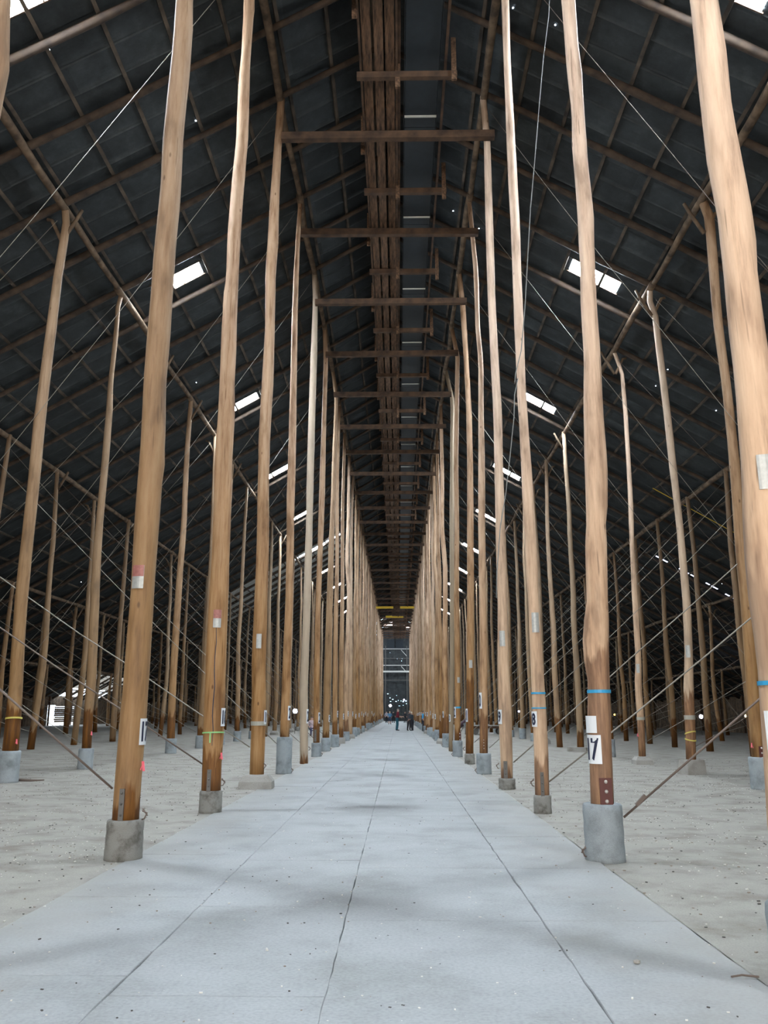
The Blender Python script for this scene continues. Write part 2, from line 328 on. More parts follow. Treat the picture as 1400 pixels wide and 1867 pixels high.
for ci, (xa, xb, off) in enumerate(COLS):
    y = off - 2.15 * 11; k = 0
    while y < YEND:
        m = MB() if (y > -1 and y < 62) else far
        dz = random.uniform(-0.003, 0.003); gp = 0.003
        n0 = len(m.v)
        ja = [random.uniform(-.004, .004) for _ in range(4)]
        y1 = min(y + 2.15, YEND)
        for (x, yy, z) in ((xa, y + gp, 0), (xb, y + gp, 0), (xb, y1 - gp, 0), (xa, y1 - gp, 0)):
            m.v.append((x + ja[0], yy, -0.05))
        # wavy top outline so the joint looks cracked
        def edge(p, q, n):
            return [(p[0] + (q[0] - p[0]) * t / n + (random.uniform(-.006, .006) if 0 < t < n else 0), p[1] + (q[1] - p[1]) * t / n + (random.uniform(-.005, .005) if 0 < t < n else 0)) for t in range(n)]
        nn = 12 if m is not far else 1
        pts = []
        cs = [(xa, y + gp), (xb, y + gp), (xb, y1 - gp), (xa, y1 - gp)]
        for q in range(4): pts += edge(cs[q], cs[(q + 1) % 4], nn)
        del m.v[n0:]
        for (x, yy) in pts: m.v.append((x, yy, dz - 0.006))
        cxm, cym = (xa + xb) / 2, (y + y1) / 2
        for (x, yy) in pts: m.v.append((x + (0.004 if x < cxm else -0.004), yy + (0.004 if yy < cym else -0.004), dz))
        for (x, yy) in pts: m.v.append((x, yy, -0.06))
        L = len(pts)
        for q in range(L):
            r = (q + 1) % L
            m.f.append((n0 + q, n0 + r, n0 + L + r, n0 + L + q)); m.m.append(0)
            m.f.append((n0 + 2 * L + q, n0 + 2 * L + r, n0 + r, n0 + q)); m.m.append(0)
        m.f.append(tuple(n0 + L + q for q in range(L))); m.m.append(0)
        if m is not far: m.build('concrete_slab', M_SLAB, floor)
        y += 2.15; k += 1
tag(far.build('concrete_slab', M_SLAB, floor), kind='stuff')

# scattered grit
grit = MB()
for _ in range(11000):
    y = 3.2 + 26 * random.random() ** 1.6; x = random.uniform(-11, 11)
    if -2.8 < x < 2.0 and random.random() < 0.55: continue
    s_ = random.uniform(0.004, 0.014); z = groundH(x) - 0.004
    if -2.86 < x < 2.08: z = 0.0; s_ *= 0.75
    a = random.random() * pi; rot = Matrix.Rotation(a, 3, 'Z')
    grit.box((x, y, z + s_ * 0.2), (s_ * random.uniform(.8, 2.2), s_, s_ * 0.6), rot, random.choice((0, 0, 1, 2)))
M_G0 = flat('husk_pale', (0.7, 0.68, 0.62)); M_G1 = flat('grit_dark', (0.06, 0.055, 0.05)); M_G2 = flat('grit_brown', (0.28, 0.22, 0.17))
for _ in range(90):      # little drifts of husk and grit on the side floors
    cx_, cy_ = random.choice((random.uniform(-9, -3.2), random.uniform(2.4, 8.5), random.uniform(2.4, 8.5))), 4.5 + 15 * random.random()
    for _ in range(26):
        x = cx_ + random.gauss(0, .3); y = cy_ + random.gauss(0, .16); s_ = random.uniform(.004, .011)
        if -2.86 < x < 2.1: continue
        grit.box((x, y, groundH(x) - .004 + s_ * .2), (s_ * random.uniform(.8, 2), s_, s_ * .6), Matrix.Rotation(random.random() * pi, 3, 'Z'), random.choice((0, 0, 1, 2)))
tag(grit.build('floor_debris', [M_G0, M_G1, M_G2]), 'loose grit, husks and small stones scattered over the floor', 'debris', kind='stuff')
def ground_at(px, py):
    a = (px - 700) / F; u = (933.5 - py) / F
    fw = cT - u * sT; z = sT + u * cT; dx = a * cY - fw * sY; dy = fw * cY + a * sY
    t = -EYE / z; return dx * t, dy * t
x, y = ground_at(1161, 1757); st = MB(); st.ball((0, 0, 0.012), (0.026, 0.018, 0.014), 7)
tag(st.build('stone', M_PLBLK, loc=(x, y, 0)), 'pale pebble lying on the slabs at lower right', 'stone')
x, y = ground_at(45, 1434); st = MB(); st.tube([(-.35, 0, .14), (-.1, .02, .15), (.15, -.03, .145), (.4, 0, .15)], [.02, .03, .025, .012], 6)
tag(st.build('branch', M_ROD2, loc=(x, y, -0.02)), 'dark flat stick on the dirt beside the leftmost concrete footing', 'stick')
x, y = ground_at(1362, 1785); st = MB(); st.tube([(-.09, 0, .012), (-.02, .02, .016), (.07, 0, .012)], .006, 5)
tag(st.build('twig', M_ROD2, loc=(x, y, 0)), 'short dark twig near the right edge of the slabs', 'stick')

# outside ground
g2 = MB(); g2.box((0, 70, -0.35), (400, 500, 0.1)); tag(g2.build('ground', M_GRAVEL), kind='structure')

# ------------------------------------------------------------------ roof
roof = empty('ceiling'); tag(roof, kind='structure')
HALF = 27.05; CS = math.cos(math.atan(SLOPE)); SLEN = HALF / CS
SW, SL = 0.762, 2.48
def slope_pt(side, s, y, drop=0):          # s = distance down the slope from the ridge
    x = CX + side * s * CS; z = ROOFTOP - s * CS * SLOPE - drop
    return x, y, z
ROTS = {}
for sd in (-1, 1):      # local x = down slope, y = along the shed, z = normal
    ex = Vector((sd * CS, 0, -CS * SLOPE)); ey = Vector((0, 1, 0)) ; ez = ex.cross(ey)
    if ez.z < 0: ez = -ez
    ROTS[sd] = Matrix((ex, ey, ez)).transposed().to_4x4()
def corr_verts(length, amp=0.016, nc=10):
    v = []
    for q in range(2 * nc + 1):
        yy = -SW / 2 - 0.02 + (SW + 0.04) * q / (2 * nc); zz = amp * (1 if q % 2 else -1) - (0.022 if q >= 2 * nc - 1 else 0)
        v.append((0, yy, zz)); v.append((length, yy, zz))
    return v
CORR = corr_verts(SL + 0.08); CF = [(2 * q, 2 * q + 1, 2 * q + 3, 2 * q + 2) for q in range(20)]
me_sheet = bpy.data.meshes.new('roof_sheet'); me_sheet.from_pydata(CORR, [], CF); me_sheet.materials.append(M_SHEET); me_sheet.update()
me_sheet.polygons.foreach_set('use_smooth', [True] * 20)
me_fib = me_sheet.copy(); me_fib.materials.clear(); me_fib.materials.append(M_FIBRE2)
me_fib2 = me_sheet.copy(); me_fib2.materials.clear(); me_fib2.materials.append(M_FIBRE)
SKY_Y = [12.4 + 10.8 * k for k in range(-2, 14)]
ncol = int((YEND - YBACK) / SW) + 1; nrow = int(SLEN / SL) + 1
colY = [YBACK + SW * (k + .5) for k in range(ncol)]
skycols = {min(range(ncol), key=lambda k: abs(colY[k] - y)): y for y in SKY_Y}
SKY0, SKY1 = 6.66, 8.28
cands = []; farroof = MB(); special = []
for sd in (-1, 1):
    for c in range(ncol):
        for r in range(nrow):
            s0 = r * SL; L = min(SL, SLEN + 0.5 - s0)
            y = colY[c]
            segs = [(s0, s0 + L)]
            if c in skycols and s0 < SKY1 and s0 + L > SKY0:
                segs = []
                if s0 < SKY0: segs.append((s0, SKY0))
                if s0 + L > SKY1: segs.append((SKY1, s0 + L))
            # daylight breaks near the far gable
            if y > 141 and s0 < 5 and random.random() < 0.30: continue
            for (a, b) in segs:
                kind = 0
                if sd < 0 and 65 < y < 77 and 4 < a < 16 and (c % 3 != 1): kind = 1
                if sd < 0 and 67 < y < 77 and a > 26.5 and c % 4: kind = 2
                mid = slope_pt(sd, (a + b) / 2, y); p = proj(*mid)
                full = abs((b - a) - SL) < 0.01
                sc = 0
                if p and -60 < p[0] < 1460 and -80 < p[1] < 1900: sc = 1 / p[2] ** 2
                cands.append((sc, sd, y, a, b, full, kind))
cands.sort(key=lambda t: -t[0])
nind = 0
for (sc, sd, y, a, b, full, kind) in cands:
    if kind or (nind < 290 and sc > 0 and full):
        if not kind: nind += 1
        me = (me_sheet, me_fib, me_fib2)[kind]
        o = link('roof_sheet' if not kind else 'translucent_sheet', me, roof)
        x, yy, z = slope_pt(sd, a, y)
        dy = random.uniform(-.012, .012); ti = random.uniform(-.004, .004)
        o.matrix_local = Matrix.Translation((x, yy + dy, z + 0.006 * (int(a / SL) % 2) + random.uniform(0, .01))) @ ROTS[sd] @ Matrix.Rotation(ti, 4, 'Z')
        if not full: o.scale = ((b - a) / SL, 1, 1)
    else:
        mt = Matrix.Translation(slope_pt(sd, a, y)) @ ROTS[sd]; k = (b - a + .08) / (SL + .08); n0 = len(farroof.v)
        for v in CORR: q = mt @ Vector((v[0] * k, v[1], v[2])); farroof.v.append(tuple(q))
        for f in CF: farroof.f.append(tuple(n0 + t for t in f)); farroof.m.append(0)
tag(farroof.build('roof_sheet', M_SHEET, roof, True), kind='stuff')
# daylit panes
for c, y0 in skycols.items():
    for sd in (-1, 1):
        m = MB(); m.box(((SKY1 - SKY0) / 2, 0, -0.005), (SKY1 - SKY0, SW * 0.94, 0.012))
        o = m.build('skylight_pane', M_PANE, roof); o.matrix_local = Matrix.Translation(slope_pt(sd, SKY0, colY[c])) @ ROTS[sd]
        m = MB(); m.box(((SKY1 - SKY0) * 0.42, 0, -0.03), (0.03, SW, 0.03))
        for q in (-1, 1): m.box(((SKY1 - SKY0) / 2, q * SW * .48, -0.03), (SKY1 - SKY0 + .1, 0.03, 0.04))
        o = m.build('skylight_bar', M_BEAM, roof); o.matrix_local = Matrix.Translation(slope_pt(sd, SKY0, colY[c])) @ ROTS[sd]
# outer slit panes on the right slope
for (s, y, ln) in ((17.2, 45.2, 0.7), (18.7, 45.2, 0.9), (20.2, 45.2, 0.7), (21.3, 45.3, .5)):
    m = MB(); m.box((0, 0, -.03), (ln, 0.14, .012)); o = m.build('skylight_slit', flat('slit_daylight', (.7, .8, .9), emit=(.7, .75, 1), es=3.5), roof); o.matrix_local = Matrix.Translation(slope_pt(1, s, y)) @ ROTS[1]
# nail holes
m = MB()
for (px, py, sd) in ((1012, 43, 1), (935, 12, 1), (90, 88, -1), (357, 218, -1), (826, 383, 1), (873, 415, 1), (358, 696, -1), (148, 1060, -1), (220, 1164, -1), (1217, 672, 1), (1195, 702, 1), (1305, 747, 1), (1333, 1161, 1), (107, 545, -1), (450, 655, -1), (790, 820, 1), (520, 1290, -1), (1316, 1063, 1)):
    a = (px - 700) / F; u = (933.5 - py) / F; fw = cT - u * sT; dz = sT + u * cT; dx = a * cY - fw * sY; dy = fw * cY + a * sY
    if dz + SLOPE * sd * dx <= 0: continue
    t = (ROOFTOP - EYE + SLOPE * sd * CX) / (dz + SLOPE * sd * dx)
    if not 0 < t < 200: continue
    P = Vector((dx * t, dy * t, EYE + dz * t - 0.035)); r = 0.022 * max(1, t / 45)
    m.ball(P, (r, r, r * 0.4), 6)
tag(m.build('nail_hole', M_HOLE, roof), kind='stuff')

# purlins (battens along the shed)
ns = int(SLEN / 1.24) + 1
for sd in (-1, 1):
    for k in range(ns):
        s = 0.25 + k * 1.24
        if s > SLEN: break
        m = MB(); n = 40
        w, h = (0.085, 0.06)
        x, _, z = slope_pt(sd, s, 0, 0.045)
        pts = []
        b = 0
        for q in range(n + 1):
            y = YBACK + (YEND - YBACK) * q / n; jx = 0.015 * noise.noise(Vector((k, q * 1.3, sd)))
            for (cx_, cz_) in ((-w / 2, -h / 2), (w / 2, -h / 2), (w / 2, h / 2), (-w / 2, h / 2)):
                v = ROTS[sd].to_3x3() @ Vector((cx_ + jx, 0, cz_)); m.v.append((x + v.x, y, z + v.z))
        for q in range(n):
            for j in range(4): m.f.append((q * 4 + j, q * 4 + (j + 1) % 4, q * 4 + 4 + (j + 1) % 4, q * 4 + 4 + j)); m.m.append(0)
        m.build('purlin', M_PURL, roof)
# rafters: round logs, four variants, half a bay apart
raf = []
for v in range(5):
    m = MB(); n = 34; pts = []; rad = []
    for q in range(n + 1):
        t = q / n; s = SLEN * t
        pts.append((s, 0.05 * noise.noise(Vector((s * .35, v * 9, 0))) , -0.15 + 0.02 * noise.noise(Vector((s * .5, v * 5, 3)))))
        rad.append(0.078 + 0.016 * noise.noise(Vector((s * .8, v * 3, 7))) + (0.012 if int(s / 6.2) % 2 else -0.004))
    m.tube(pts, rad, 8); raf.append(m.mesh('rafter', M_RAFT, True))
k = 0; y = bayY(1) - 2.125 * 11
RY = []
while y < YEND:
    RY.append(y); y += 2.125
for k, y in enumerate(RY):
    for sd in (-1, 1):
        o = link('rafter', raf[random.randrange(5)], roof)
        o.matrix_local = Matrix.Translation(slope_pt(sd, 0, y + random.uniform(-.05, .05))) @ ROTS[sd] @ Matrix.Rotation(random.uniform(-.003, .003), 4, 'Z')
# ridge beam + capping
m = MB(); m.box((CX, (YBACK + YEND) / 2, ROOFTOP - 0.2), (0.07, YEND - YBACK, 0.24)); m.build('ridge_beam', M_BEAM, roof)
m = MB()
for sd in (-1, 1):
    m.beam((CX + sd * .16, YBACK, ROOFTOP - .05), (CX + sd * .16, YEND, ROOFTOP - .05), 0.36, 0.012)
m.build('ridge_capping', M_SHEET, roof)
# longitudinal plate logs over every pole row, two bays long
pl = []
for v in range(4):
    m = MB(); n = 12; pts = []; rad = []
    for q in range(n + 1):
        t = q / n; yy = (2 * S + 0.7) * t - 0.35
        pts.append((0.07 * noise.noise(Vector((yy * .3, v * 9, 1))), yy, 0.05 * noise.noise(Vector((yy * .4, v * 5, 3))))); rad.append(0.105 - 0.03 * t + 0.01 * noise.noise(Vector((yy, v, 0))))
    m.tube(pts, rad, 9); pl.append(m.mesh('plate_log', M_PLATE, True))
PLDROP = 0.33
for rn, (xl, xr, h, _, _) in ROW.items():
    for sd, xx in ((-1, xl), (1, xr)):
        z = roofH(xx) - PLDROP
        for i in range(-4, NB + 1, 2):
            o = link('plate_log', pl[random.randrange(4)], roof, (xx, bayY(i), z))
def plateH(x): return roofH(x) - PLDROP
# tie beams: full ones at poles, short ones at half bays
TIE = 15.33
me_tie = MB(); me_tie.box((0, 0, 0), (5.25, 0.16, 0.2)); me_tie = me_tie.mesh('tie_beam', M_BEAM)
me_tiey = MB(); me_tiey.box((0, 0, 0), (2.6, 0.16, 0.3)); me_tiey = me_tiey.mesh('tie_beam', M_YSTRAP)
me_sh = MB(); me_sh.box((0, 0, 0), (2.25, 0.12, 0.15)); me_sh = me_sh.mesh('cross_beam', M_BEAM)
for i in range(0, NB + 1):
    if True:
        o = link('tie_beam', me_tie, roof, (-0.2, bayY(i) - 0.2, TIE + random.uniform(-.03, .03))); o.rotation_euler = (0, random.uniform(-.006, .006), random.uniform(-.01, .01))
for (x, y, z) in ((-1.9, 110.6, 15.2), (1.6, 110.6, 15.2), (-.5, 122.4, 15.3)):
    o = link('yellow_beam', me_tiey, roof, (x, y, z)); o['label'] = 'short yellow painted beam'
# struts from tie to rafter
me_st = MB(); me_st.tube([(0, 0, 0), (0.03, 0, .8), (0, 0, 1.55)], [.07, .065, .06], 7); me_st = me_st.mesh('post', M_BEAM, True)

# catwalk beneath the ridge
cat = empty('catwalk', (-0.38, 0, 15.55)); tag(cat, 'brown timber plank catwalk hung under the ridge left of the trough', 'walkway')
me_pk = MB(); me_pk.box((0, 0, 0), (0.2, S - 0.02, 0.05)); me_pk = me_pk.mesh('plank', M_PLANK)
for i in range(0, NB):
    for q, dx in enumerate((-.26, 0, .26)):
        o = link('plank', me_pk, cat, (dx + random.uniform(-.012, .012), bayY(i) + S / 2 + random.uniform(-.05, .05), random.uniform(-.01, .02)))
        o.rotation_euler = (0, random.uniform(-.05, .05), random.uniform(-.003, .003))
for dx in (-.40, .40):
    m = MB(); m.box((dx, (bayY(0) + YEND) / 2, 0.02), (0.05, YEND - bayY(0) - .3, 0.14)); m.build('side_joist', M_BEAM, cat)
for i in range(0, NB):
    link('cross_beam', me_sh, cat, (0.63, bayY(i) + S / 2, -.15))
me_h = MB(); me_h.box((0, 0, 0), (.11, .07, 1.1)); me_h = me_h.mesh('hanger', M_PLANK)
for i in range(0, NB):
    for dx in (.42, 1.68):
        o = link('hanger', me_h, cat, (dx, bayY(i) + S / 2 - .08 + random.uniform(-.1, .1), .12 + random.uniform(-.12, .12)))
        if dx < 1: link('hanger', me_h, cat, (-.46, bayY(i) + .4, .3))
# conveyor trough
con = empty('conveyor_trough', (0.6, 0, 15.75)); tag(con, 'dark metal conveyor trough running under the ridge beside the plank catwalk', 'conveyor')
m = MB(); Lc = S - .02
m.box((0, 0, 0), (.76, Lc, .012)); m.box((-.4, 0, .12), (.012, Lc, .25)); m.box((.4, 0, .12), (.012, Lc, .25)); me_tr = m.mesh('trough_section', M_TROUGH)
m = MB(); m.box((0, 0, 0), (.78, .05, .03)); me_sl = m.mesh('joint_strip', M_PALE)
for i in range(0, NB):
    link('trough_section', me_tr, con, (0, bayY(i) + S / 2, 0)); link('joint_strip', me_sl, con, (0, bayY(i) - .42, -.03))
for dx in (-.52, .52):
    m = MB(); m.box((dx, (bayY(0) + YEND) / 2, -.02), (0.06, YEND - bayY(0) - .3, 0.1)); m.build('rail', M_BEAM, con)
# yellow strap along a rafter on the right slope
m = MB(); a = slope_pt(1, 13.6, 36.0, .28); b = slope_pt(1, 18.3, 36.2, .28); m.beam(a, b, .05, .02)
tag(m.build('yellow_strap', M_YSTRAP), 'long thin yellow strap stretched under the right roof slope', 'strap')

# ------------------------------------------------------------------ walls
def wall_side(name, sd):
    w = empty(name); tag(w, kind='structure'); x = CX + sd * HALF; top = ROOFTOP - HALF * SLOPE + .1; z0 = -.1
    def seg(y0, y1, za, zb):
        m = MB(); n = int((y1 - y0) / .3); 
        for k in range(n + 1):
            y = y0 + (y1 - y0) * k / n; xx = x + (0.02 if k % 2 else -.02); m.v.append((xx, y, za)); m.v.append((xx, y, zb))
        for k in range(n): m.f.append((2 * k, 2 * k + 2, 2 * k + 3, 2 * k + 1)); m.m.append(0)
        m.build('wall_cladding', M_BOARD, w)
    if sd > 0: seg(YBACK, YEND, z0, top)
    else:
        seg(YBACK, 66.2, z0, top); seg(71.6, YEND, z0, top); seg(66.2, 71.6, 2.1, top)
        for k in range(9):
            z = .85 + k * .155
            m = MB(); m.box((x, 69.6 + random.uniform(-.1, .1), z), (.03, 4.1, .135 + random.uniform(-.02, .025))); m.build('slat', M_BOARD, w)
    for k in range(40):
        m = MB(); y = YBACK + (YEND - YBACK) * k / 39; m.box((x - sd * .1, y, top / 2), (.12, .12, top)); m.build('stud', M_BEAM, w)
wall_side('wall_left', -1); wall_side('wall_right', 1)
# far gable, with chinks of daylight
def gable(name, y, holes, door=None, door_x=(0, 0), door_h=0):
    w = empty(name); tag(w, kind='structure'); m = MB(); cs = .45; nx = int(2 * HALF / cs)
    for k in range(nx):
        x0 = CX - HALF + k * cs; x1 = x0 + cs; h = min(roofH(x0), roofH(x1)) + .2; nz = int(h / cs) + 1
        for j in range(nz):
            z0 = j * cs - .1; z1 = min(z0 + cs, h)
            if door_h and door_x[0] < (x0 + x1) / 2 < door_x[1] and (z0 + z1) / 2 < door_h: continue
            if any(a < (x0 + x1) / 2 < b and c < (z0 + z1) / 2 < d for (a, b, c, d) in holes) : continue
            n0 = len(m.v); xm = (x0 + x1) / 2
            m.v += [(x0, y, z0), (xm, y + .05, z0), (x1, y, z0), (x0, y, z1), (xm, y + .05, z1), (x1, y, z1)]
            m.f += [(n0, n0 + 1, n0 + 4, n0 + 3), (n0 + 1, n0 + 2, n0 + 5, n0 + 4)]; m.m += [0, 0]
    m.build('gable_cladding', M_SHEET, w)
    return w
wf = gable('wall_far', YEND, [])
wb = gable('wall_near', YBACK, [], door_x=(-7.2, 4.2), door_h=6.8)
# framing of the far gable seen at the end of the aisle
for z, mt in ((13.5, M_PALE), (11.7, M_STEEL), (10.4, M_PALE), (7.6, M_STEEL)):
    m = MB(); m.box((-.33, YEND - .6, z), (5.2, .12, .10 if mt is M_STEEL else .13)); m.build('girt', mt, wf)
m = MB(); m.box((-.33, YEND - 1.0, 9.2), (5.3, .2, .3)); m.build('girt', M_PALE, wf)
for x in (-2.4, 1.7): m = MB(); m.box((x, YEND - .7, 7.6), (.14, .14, 13)); m.build('steel_post', M_STEEL, wf)
for z in (13.3, 10.2): m = MB(); m.beam((.6, YEND - .7, z), (1.7, YEND - .7, z - 1.2), .1, .1); m.build('knee_brace', M_PALE, wf)
for (x, z) in ((-1.4, 12.1), (.3, 12.1)): m = MB(); m.box((x, YEND - .2, z + 2.3), (1.5, .03, 1.7)); m.build('grey_panel', M_TROUGH, wf)
hm = flat('chink_daylight', (.7, .8, .9), emit=(.62, .85, 1), es=1.6)
for (px, py, w_, h_) in ((707, 1265, 4, 2), (711, 1272.5, 3, 2), (716, 1275, 4, 2), (712, 1279, 4, 1.5), (722, 1279, 4, 2), (726, 1277, 2, 2), (731, 1278, 2, 1.5), (735, 1279, 4, 3), (740, 1278, 4, 3), (741, 1283, 3, 2), (723, 1268, 1.5, 1.5), (735, 1286, 2, 1.5), (734, 1182, 2, 2), (724, 1201, 2, 1.2), (733, 1201, 1.5, 1.5), (732, 1205, 2, 2), (728, 1287, 5, 1), (711, 1190, 1, 1)):
    X, H, t = unproj(px, py, YEND - .15); k = t / F
    m = MB(); m.box((X, YEND - .15, H), (w_ * k * .62, .03, h_ * k * .7)); m.build('wall_chink', hm, wf)
# glowing boxes painting in the daylit gap and lit roof underside above the beam
for (px, py, w_, h_, mt) in ((709, 1140, 26, 5, M_FIBRE), (747, 1140, 17, 5, M_FIBRE), (724, 1139.5, 3, 4, M_FIBRE), (730, 1139.5, 3, 4, M_FIBRE), (736, 1139.5, 4, 4, M_FIBRE), (712, 1127, 6, 2, M_FIBRE), (726, 1129, 5, 1.5, M_FIBRE), (745, 1126, 4, 2, M_FIBRE), (702, 1130, 3, 6, M_FIBRE), (751, 1131, 4, 6, M_FIBRE)):
    X, H, t = unproj(px, py, 152.0); k = t / F
    m = MB(); m.box((X, 152, min(H, roofH(X) - .15)), (w_ * k, .05, h_ * k)); m.build('gap_glow', flat('lit_gap_glow', (.8, .7, .65), emit=(1, .82, .76), es=1.1) if mt is M_FIBRE else M_PALE, wf)
m = MB(); m.box((-.33, 152, 16.0), (5.6, .25, .35)); m.build('gable_beam', M_BEAM, wf)

# ------------------------------------------------------------------ poles
def trunk_mesh(prof, sides, seed, knots=6):
    """prof: list of (x, z, r) low to high, local to the base, y offset from noise"""
    m = MB(); zs = [p[1] for p in prof]
    step = 0.22 if sides >= 14 else (.45 if sides > 9 else .9)
    n = max(3, int((zs[-1] - zs[0]) / step)); rows = []
    kn = [(random.uniform(zs[0] + .5, zs[-1]), random.uniform(0, 2 * pi), random.uniform(.6, 1.6)) for _ in range(knots)]
    for k in range(n + 1):
        z = zs[0] + (zs[-1] - zs[0]) * k / n; j = 0
        while j < len(prof) - 2 and prof[j + 1][1] < z: j += 1
        a, b = prof[j], prof[j + 1]; t = (z - a[1]) / max(1e-6, b[1] - a[1]); t = min(1, max(0, t)); 
        x = a[0] + (b[0] - a[0]) * t; r = a[2] + (b[2] - a[2]) * t
        yo = 0.06 * noise.noise(Vector((z * .3, seed * 3.1, 4))) * min(1, max(0, (z - 3.5) / 4))
        for q in range(sides):
            an = 2 * pi * q / sides
            rr = r * (1 + .05 * noise.noise(Vector((math.cos(an) * 1.3, math.sin(an) * 1.3 + seed, z * .8))) + .045 * noise.noise(Vector((math.cos(an) * .7, seed * 2, z * 1.9))))
            for (kz, ka, ks) in kn:
                d = abs((an - ka + pi) % (2 * pi) - pi); e = (z - kz) / .16
                if abs(e) < 3: rr += r * .11 * ks * math.exp(-e * e) * math.exp(-(d / .35) ** 2)
            m.v.append((x + rr * math.cos(an), yo + rr * math.sin(an), z))
    for k in range(n):
        for q in range(sides): m.f.append((k * sides + q, k * sides + (q + 1) % sides, (k + 1) * sides + (q + 1) % sides, (k + 1) * sides + q)); m.m.append(0)
    m.f.append(tuple(range(sides))[::-1]); m.m.append(0); m.f.append(tuple(n * sides + q for q in range(sides))); m.m.append(0)
    return m.mesh('trunk', M_TRUNK, True)

PX = {('A', -1, 1): [(229,1495,48),(235,1400,47),(243,1300,47),(245,1280,45),(251,1200,45),(258,1100,42),(265,1000,42),(272,900,45),(279,800,43),(282,700,40),(290,600,41),(298,500,39),(302,450,38),(311,350,37),(316,250,35),(326,150,35),(335,50,33),(337,0,30)],
('A', -1, 2): [(385,1440,32),(387,1380,34),(389,1340,37),(390,1300,37),(394,1200,37),(398,1100,36),(403,1000,32),(405,940,32),(407,850,32),(413,750,31),(414,700,28),(418,600,27),(424,500,23),(426,450,24),(432,350,23),(441,250,22),(445,150,20),(449,100,17),(455,5,19)],
('A', -1, 3): [(468,1410,25),(472,1300,26),(472,1200,27),(476,1100,24),(479,1000,23),(480,900,21),(482,800,21),(488,700,21),(492,600,18),(493,500,19),(497,450,20),(501,350,17),(507,255,14)],
('A', -1, 4): [(519,1338,17),(520,1300,17),(523,1200,15),(527,1100,14),(529,1000,13),(530,900,15),(533,800,14),(535,700,12),(537,600,11),(540,500,10),(543,438,8)],
('A', -1, 5): [(554,1392,15),(554,1250,15),(558,1150,14),(561,1050,14),(564,950,12),(566,850,13),(569,750,12),(572,650,12),(575,550,9)],
('A', -1, 6): [(577,1352,12),(577,1250,11),(580,1100,10),(584,1000,10),(587,900,11),(591,750,8),(594,660,8)],
('A', -1, 7): [(594,1345,12),(601,1100,12),(604,1000,10),(608,900,9),(609,850,8),(613,730,6)],
('A', 1, 1): [(1098,1472,40),(1096,1400,40),(1091,1300,42),(1092,1250,38),(1090,1225,42),(1087,1200,46),(1086,1165,47),(1088,1140,43),(1087,1128,46),(1089,1105,39),(1087,1000,39),(1086,950,34),(1088,920,39),(1087,850,40),(1082,750,35),(1080,650,30),(1073,550,29),(1071,490,27),(1067,400,29),(1058,300,25),(1056,270,27),(1053,200,23),(1047,120,28),(1044,100,24),(1037,0,25)],
('A', 1, 2): [(988.5,1450,25),(987,1380,26),(983,1300,25),(978,1200,23),(973,1100,20),(968,1000,21),(962,900,21),(956,800,17),(950,700,16),(946,600,17),(942,490,16),(939,400,17),(934,300,17),(929,200,14),(924,100,13),(921,8,14)],
('A', 1, 3): [(924,1416,21),(921,1300,24),(917,1200,20),(916,1100,18),(913,1000,18),(909,850,16),(907,750,16),(901,650,15),(896,550,14),(892,400,14),(888,262,12)],
('A', 1, 4): [(881.5,1372,15),(882,1250,15),(880,1100,13),(878,950,13),(878,850,12),(877,750,10),(877,660,9),(871,600,8),(868,500,9),(862,435,8)],
('A', 1, 5): [(856,1374,14),(857,1250,14),(858,1100,13),(857,850,11),(855,750,10),(849.5,650,9),(844,560,10)],
('A', 1, 6): [(834,1353,12),(834,1200,11),(832,1100,10),(832.6,950,9),(831,850,9),(833,720,8),(834,650,8)],
('A', 1, 7): [(822,1369,8),(824,1200,8),(823.5,950,8),(825,730,7)],
('A', 1, 0): [(1462,1700,78),(1440,1500,76),(1427,1300,74),(1420,1200,72),(1405,1100,72),(1395,1000,70),(1392,950,70),(1387,850,68),(1374,700,64),(1361,600,62),(1349,500,58),(1346,480,58),(1339,400,58),(1320,300,59),(1306,200,52),(1296,100,52),(1283,0,48)],
('A', -1, 0): [(-200,1750,88),(-130,1000,78),(-60,400,66),(-32,190,64),(-15,130,60),(-13,0,60)],
('B', -1, 3): [(18,1380,24),(25,1310,27),(27,1260,26),(29,1250,24),(35,1150,22),(40,1080,23),(48.5,1000,21),(54,950,21),(64,850,21),(71,770,20),(80,700,19),(93,600,18),(106,500,15),(115,450,15),(122,398,13)],
('B', -1, 4): [(157.5,1366,17),(161,1300,17),(166,1250,18),(172,1120,16),(177,1000,16),(182,950,13),(192,850,13),(200,750,12),(202,700,9),(212,600,8),(215,548,8)],
('B', 1, 3): [(1384,1388,23),(1378,1320,24),(1372,1250,23),(1369,1200,23),(1362,1100,23),(1351,1000,20),(1344,900,20),(1334,800,17),(1324,700,16),(1310,600,16),(1301,500,17),(1293,400,18),(1286,378,16)],
('B', 1, 4): [(1260,1387,16),(1257,1300,18),(1255,1250,18),(1256,1200,15),(1252,1100,14),(1243,1000,13),(1238,950,12),(1226,850,13),(1216,750,13),(1204,650,12),(1194,570,11),(1178,535,10)],
('B', 1, 5): [(1171,1384,12),(1168,1310,13),(1163,1250,13),(1164,1200,11),(1158,1100,11),(1152,1000,8),(1150,930,9),(1146,850,8),(1140,750,8),(1134,680,7)]}
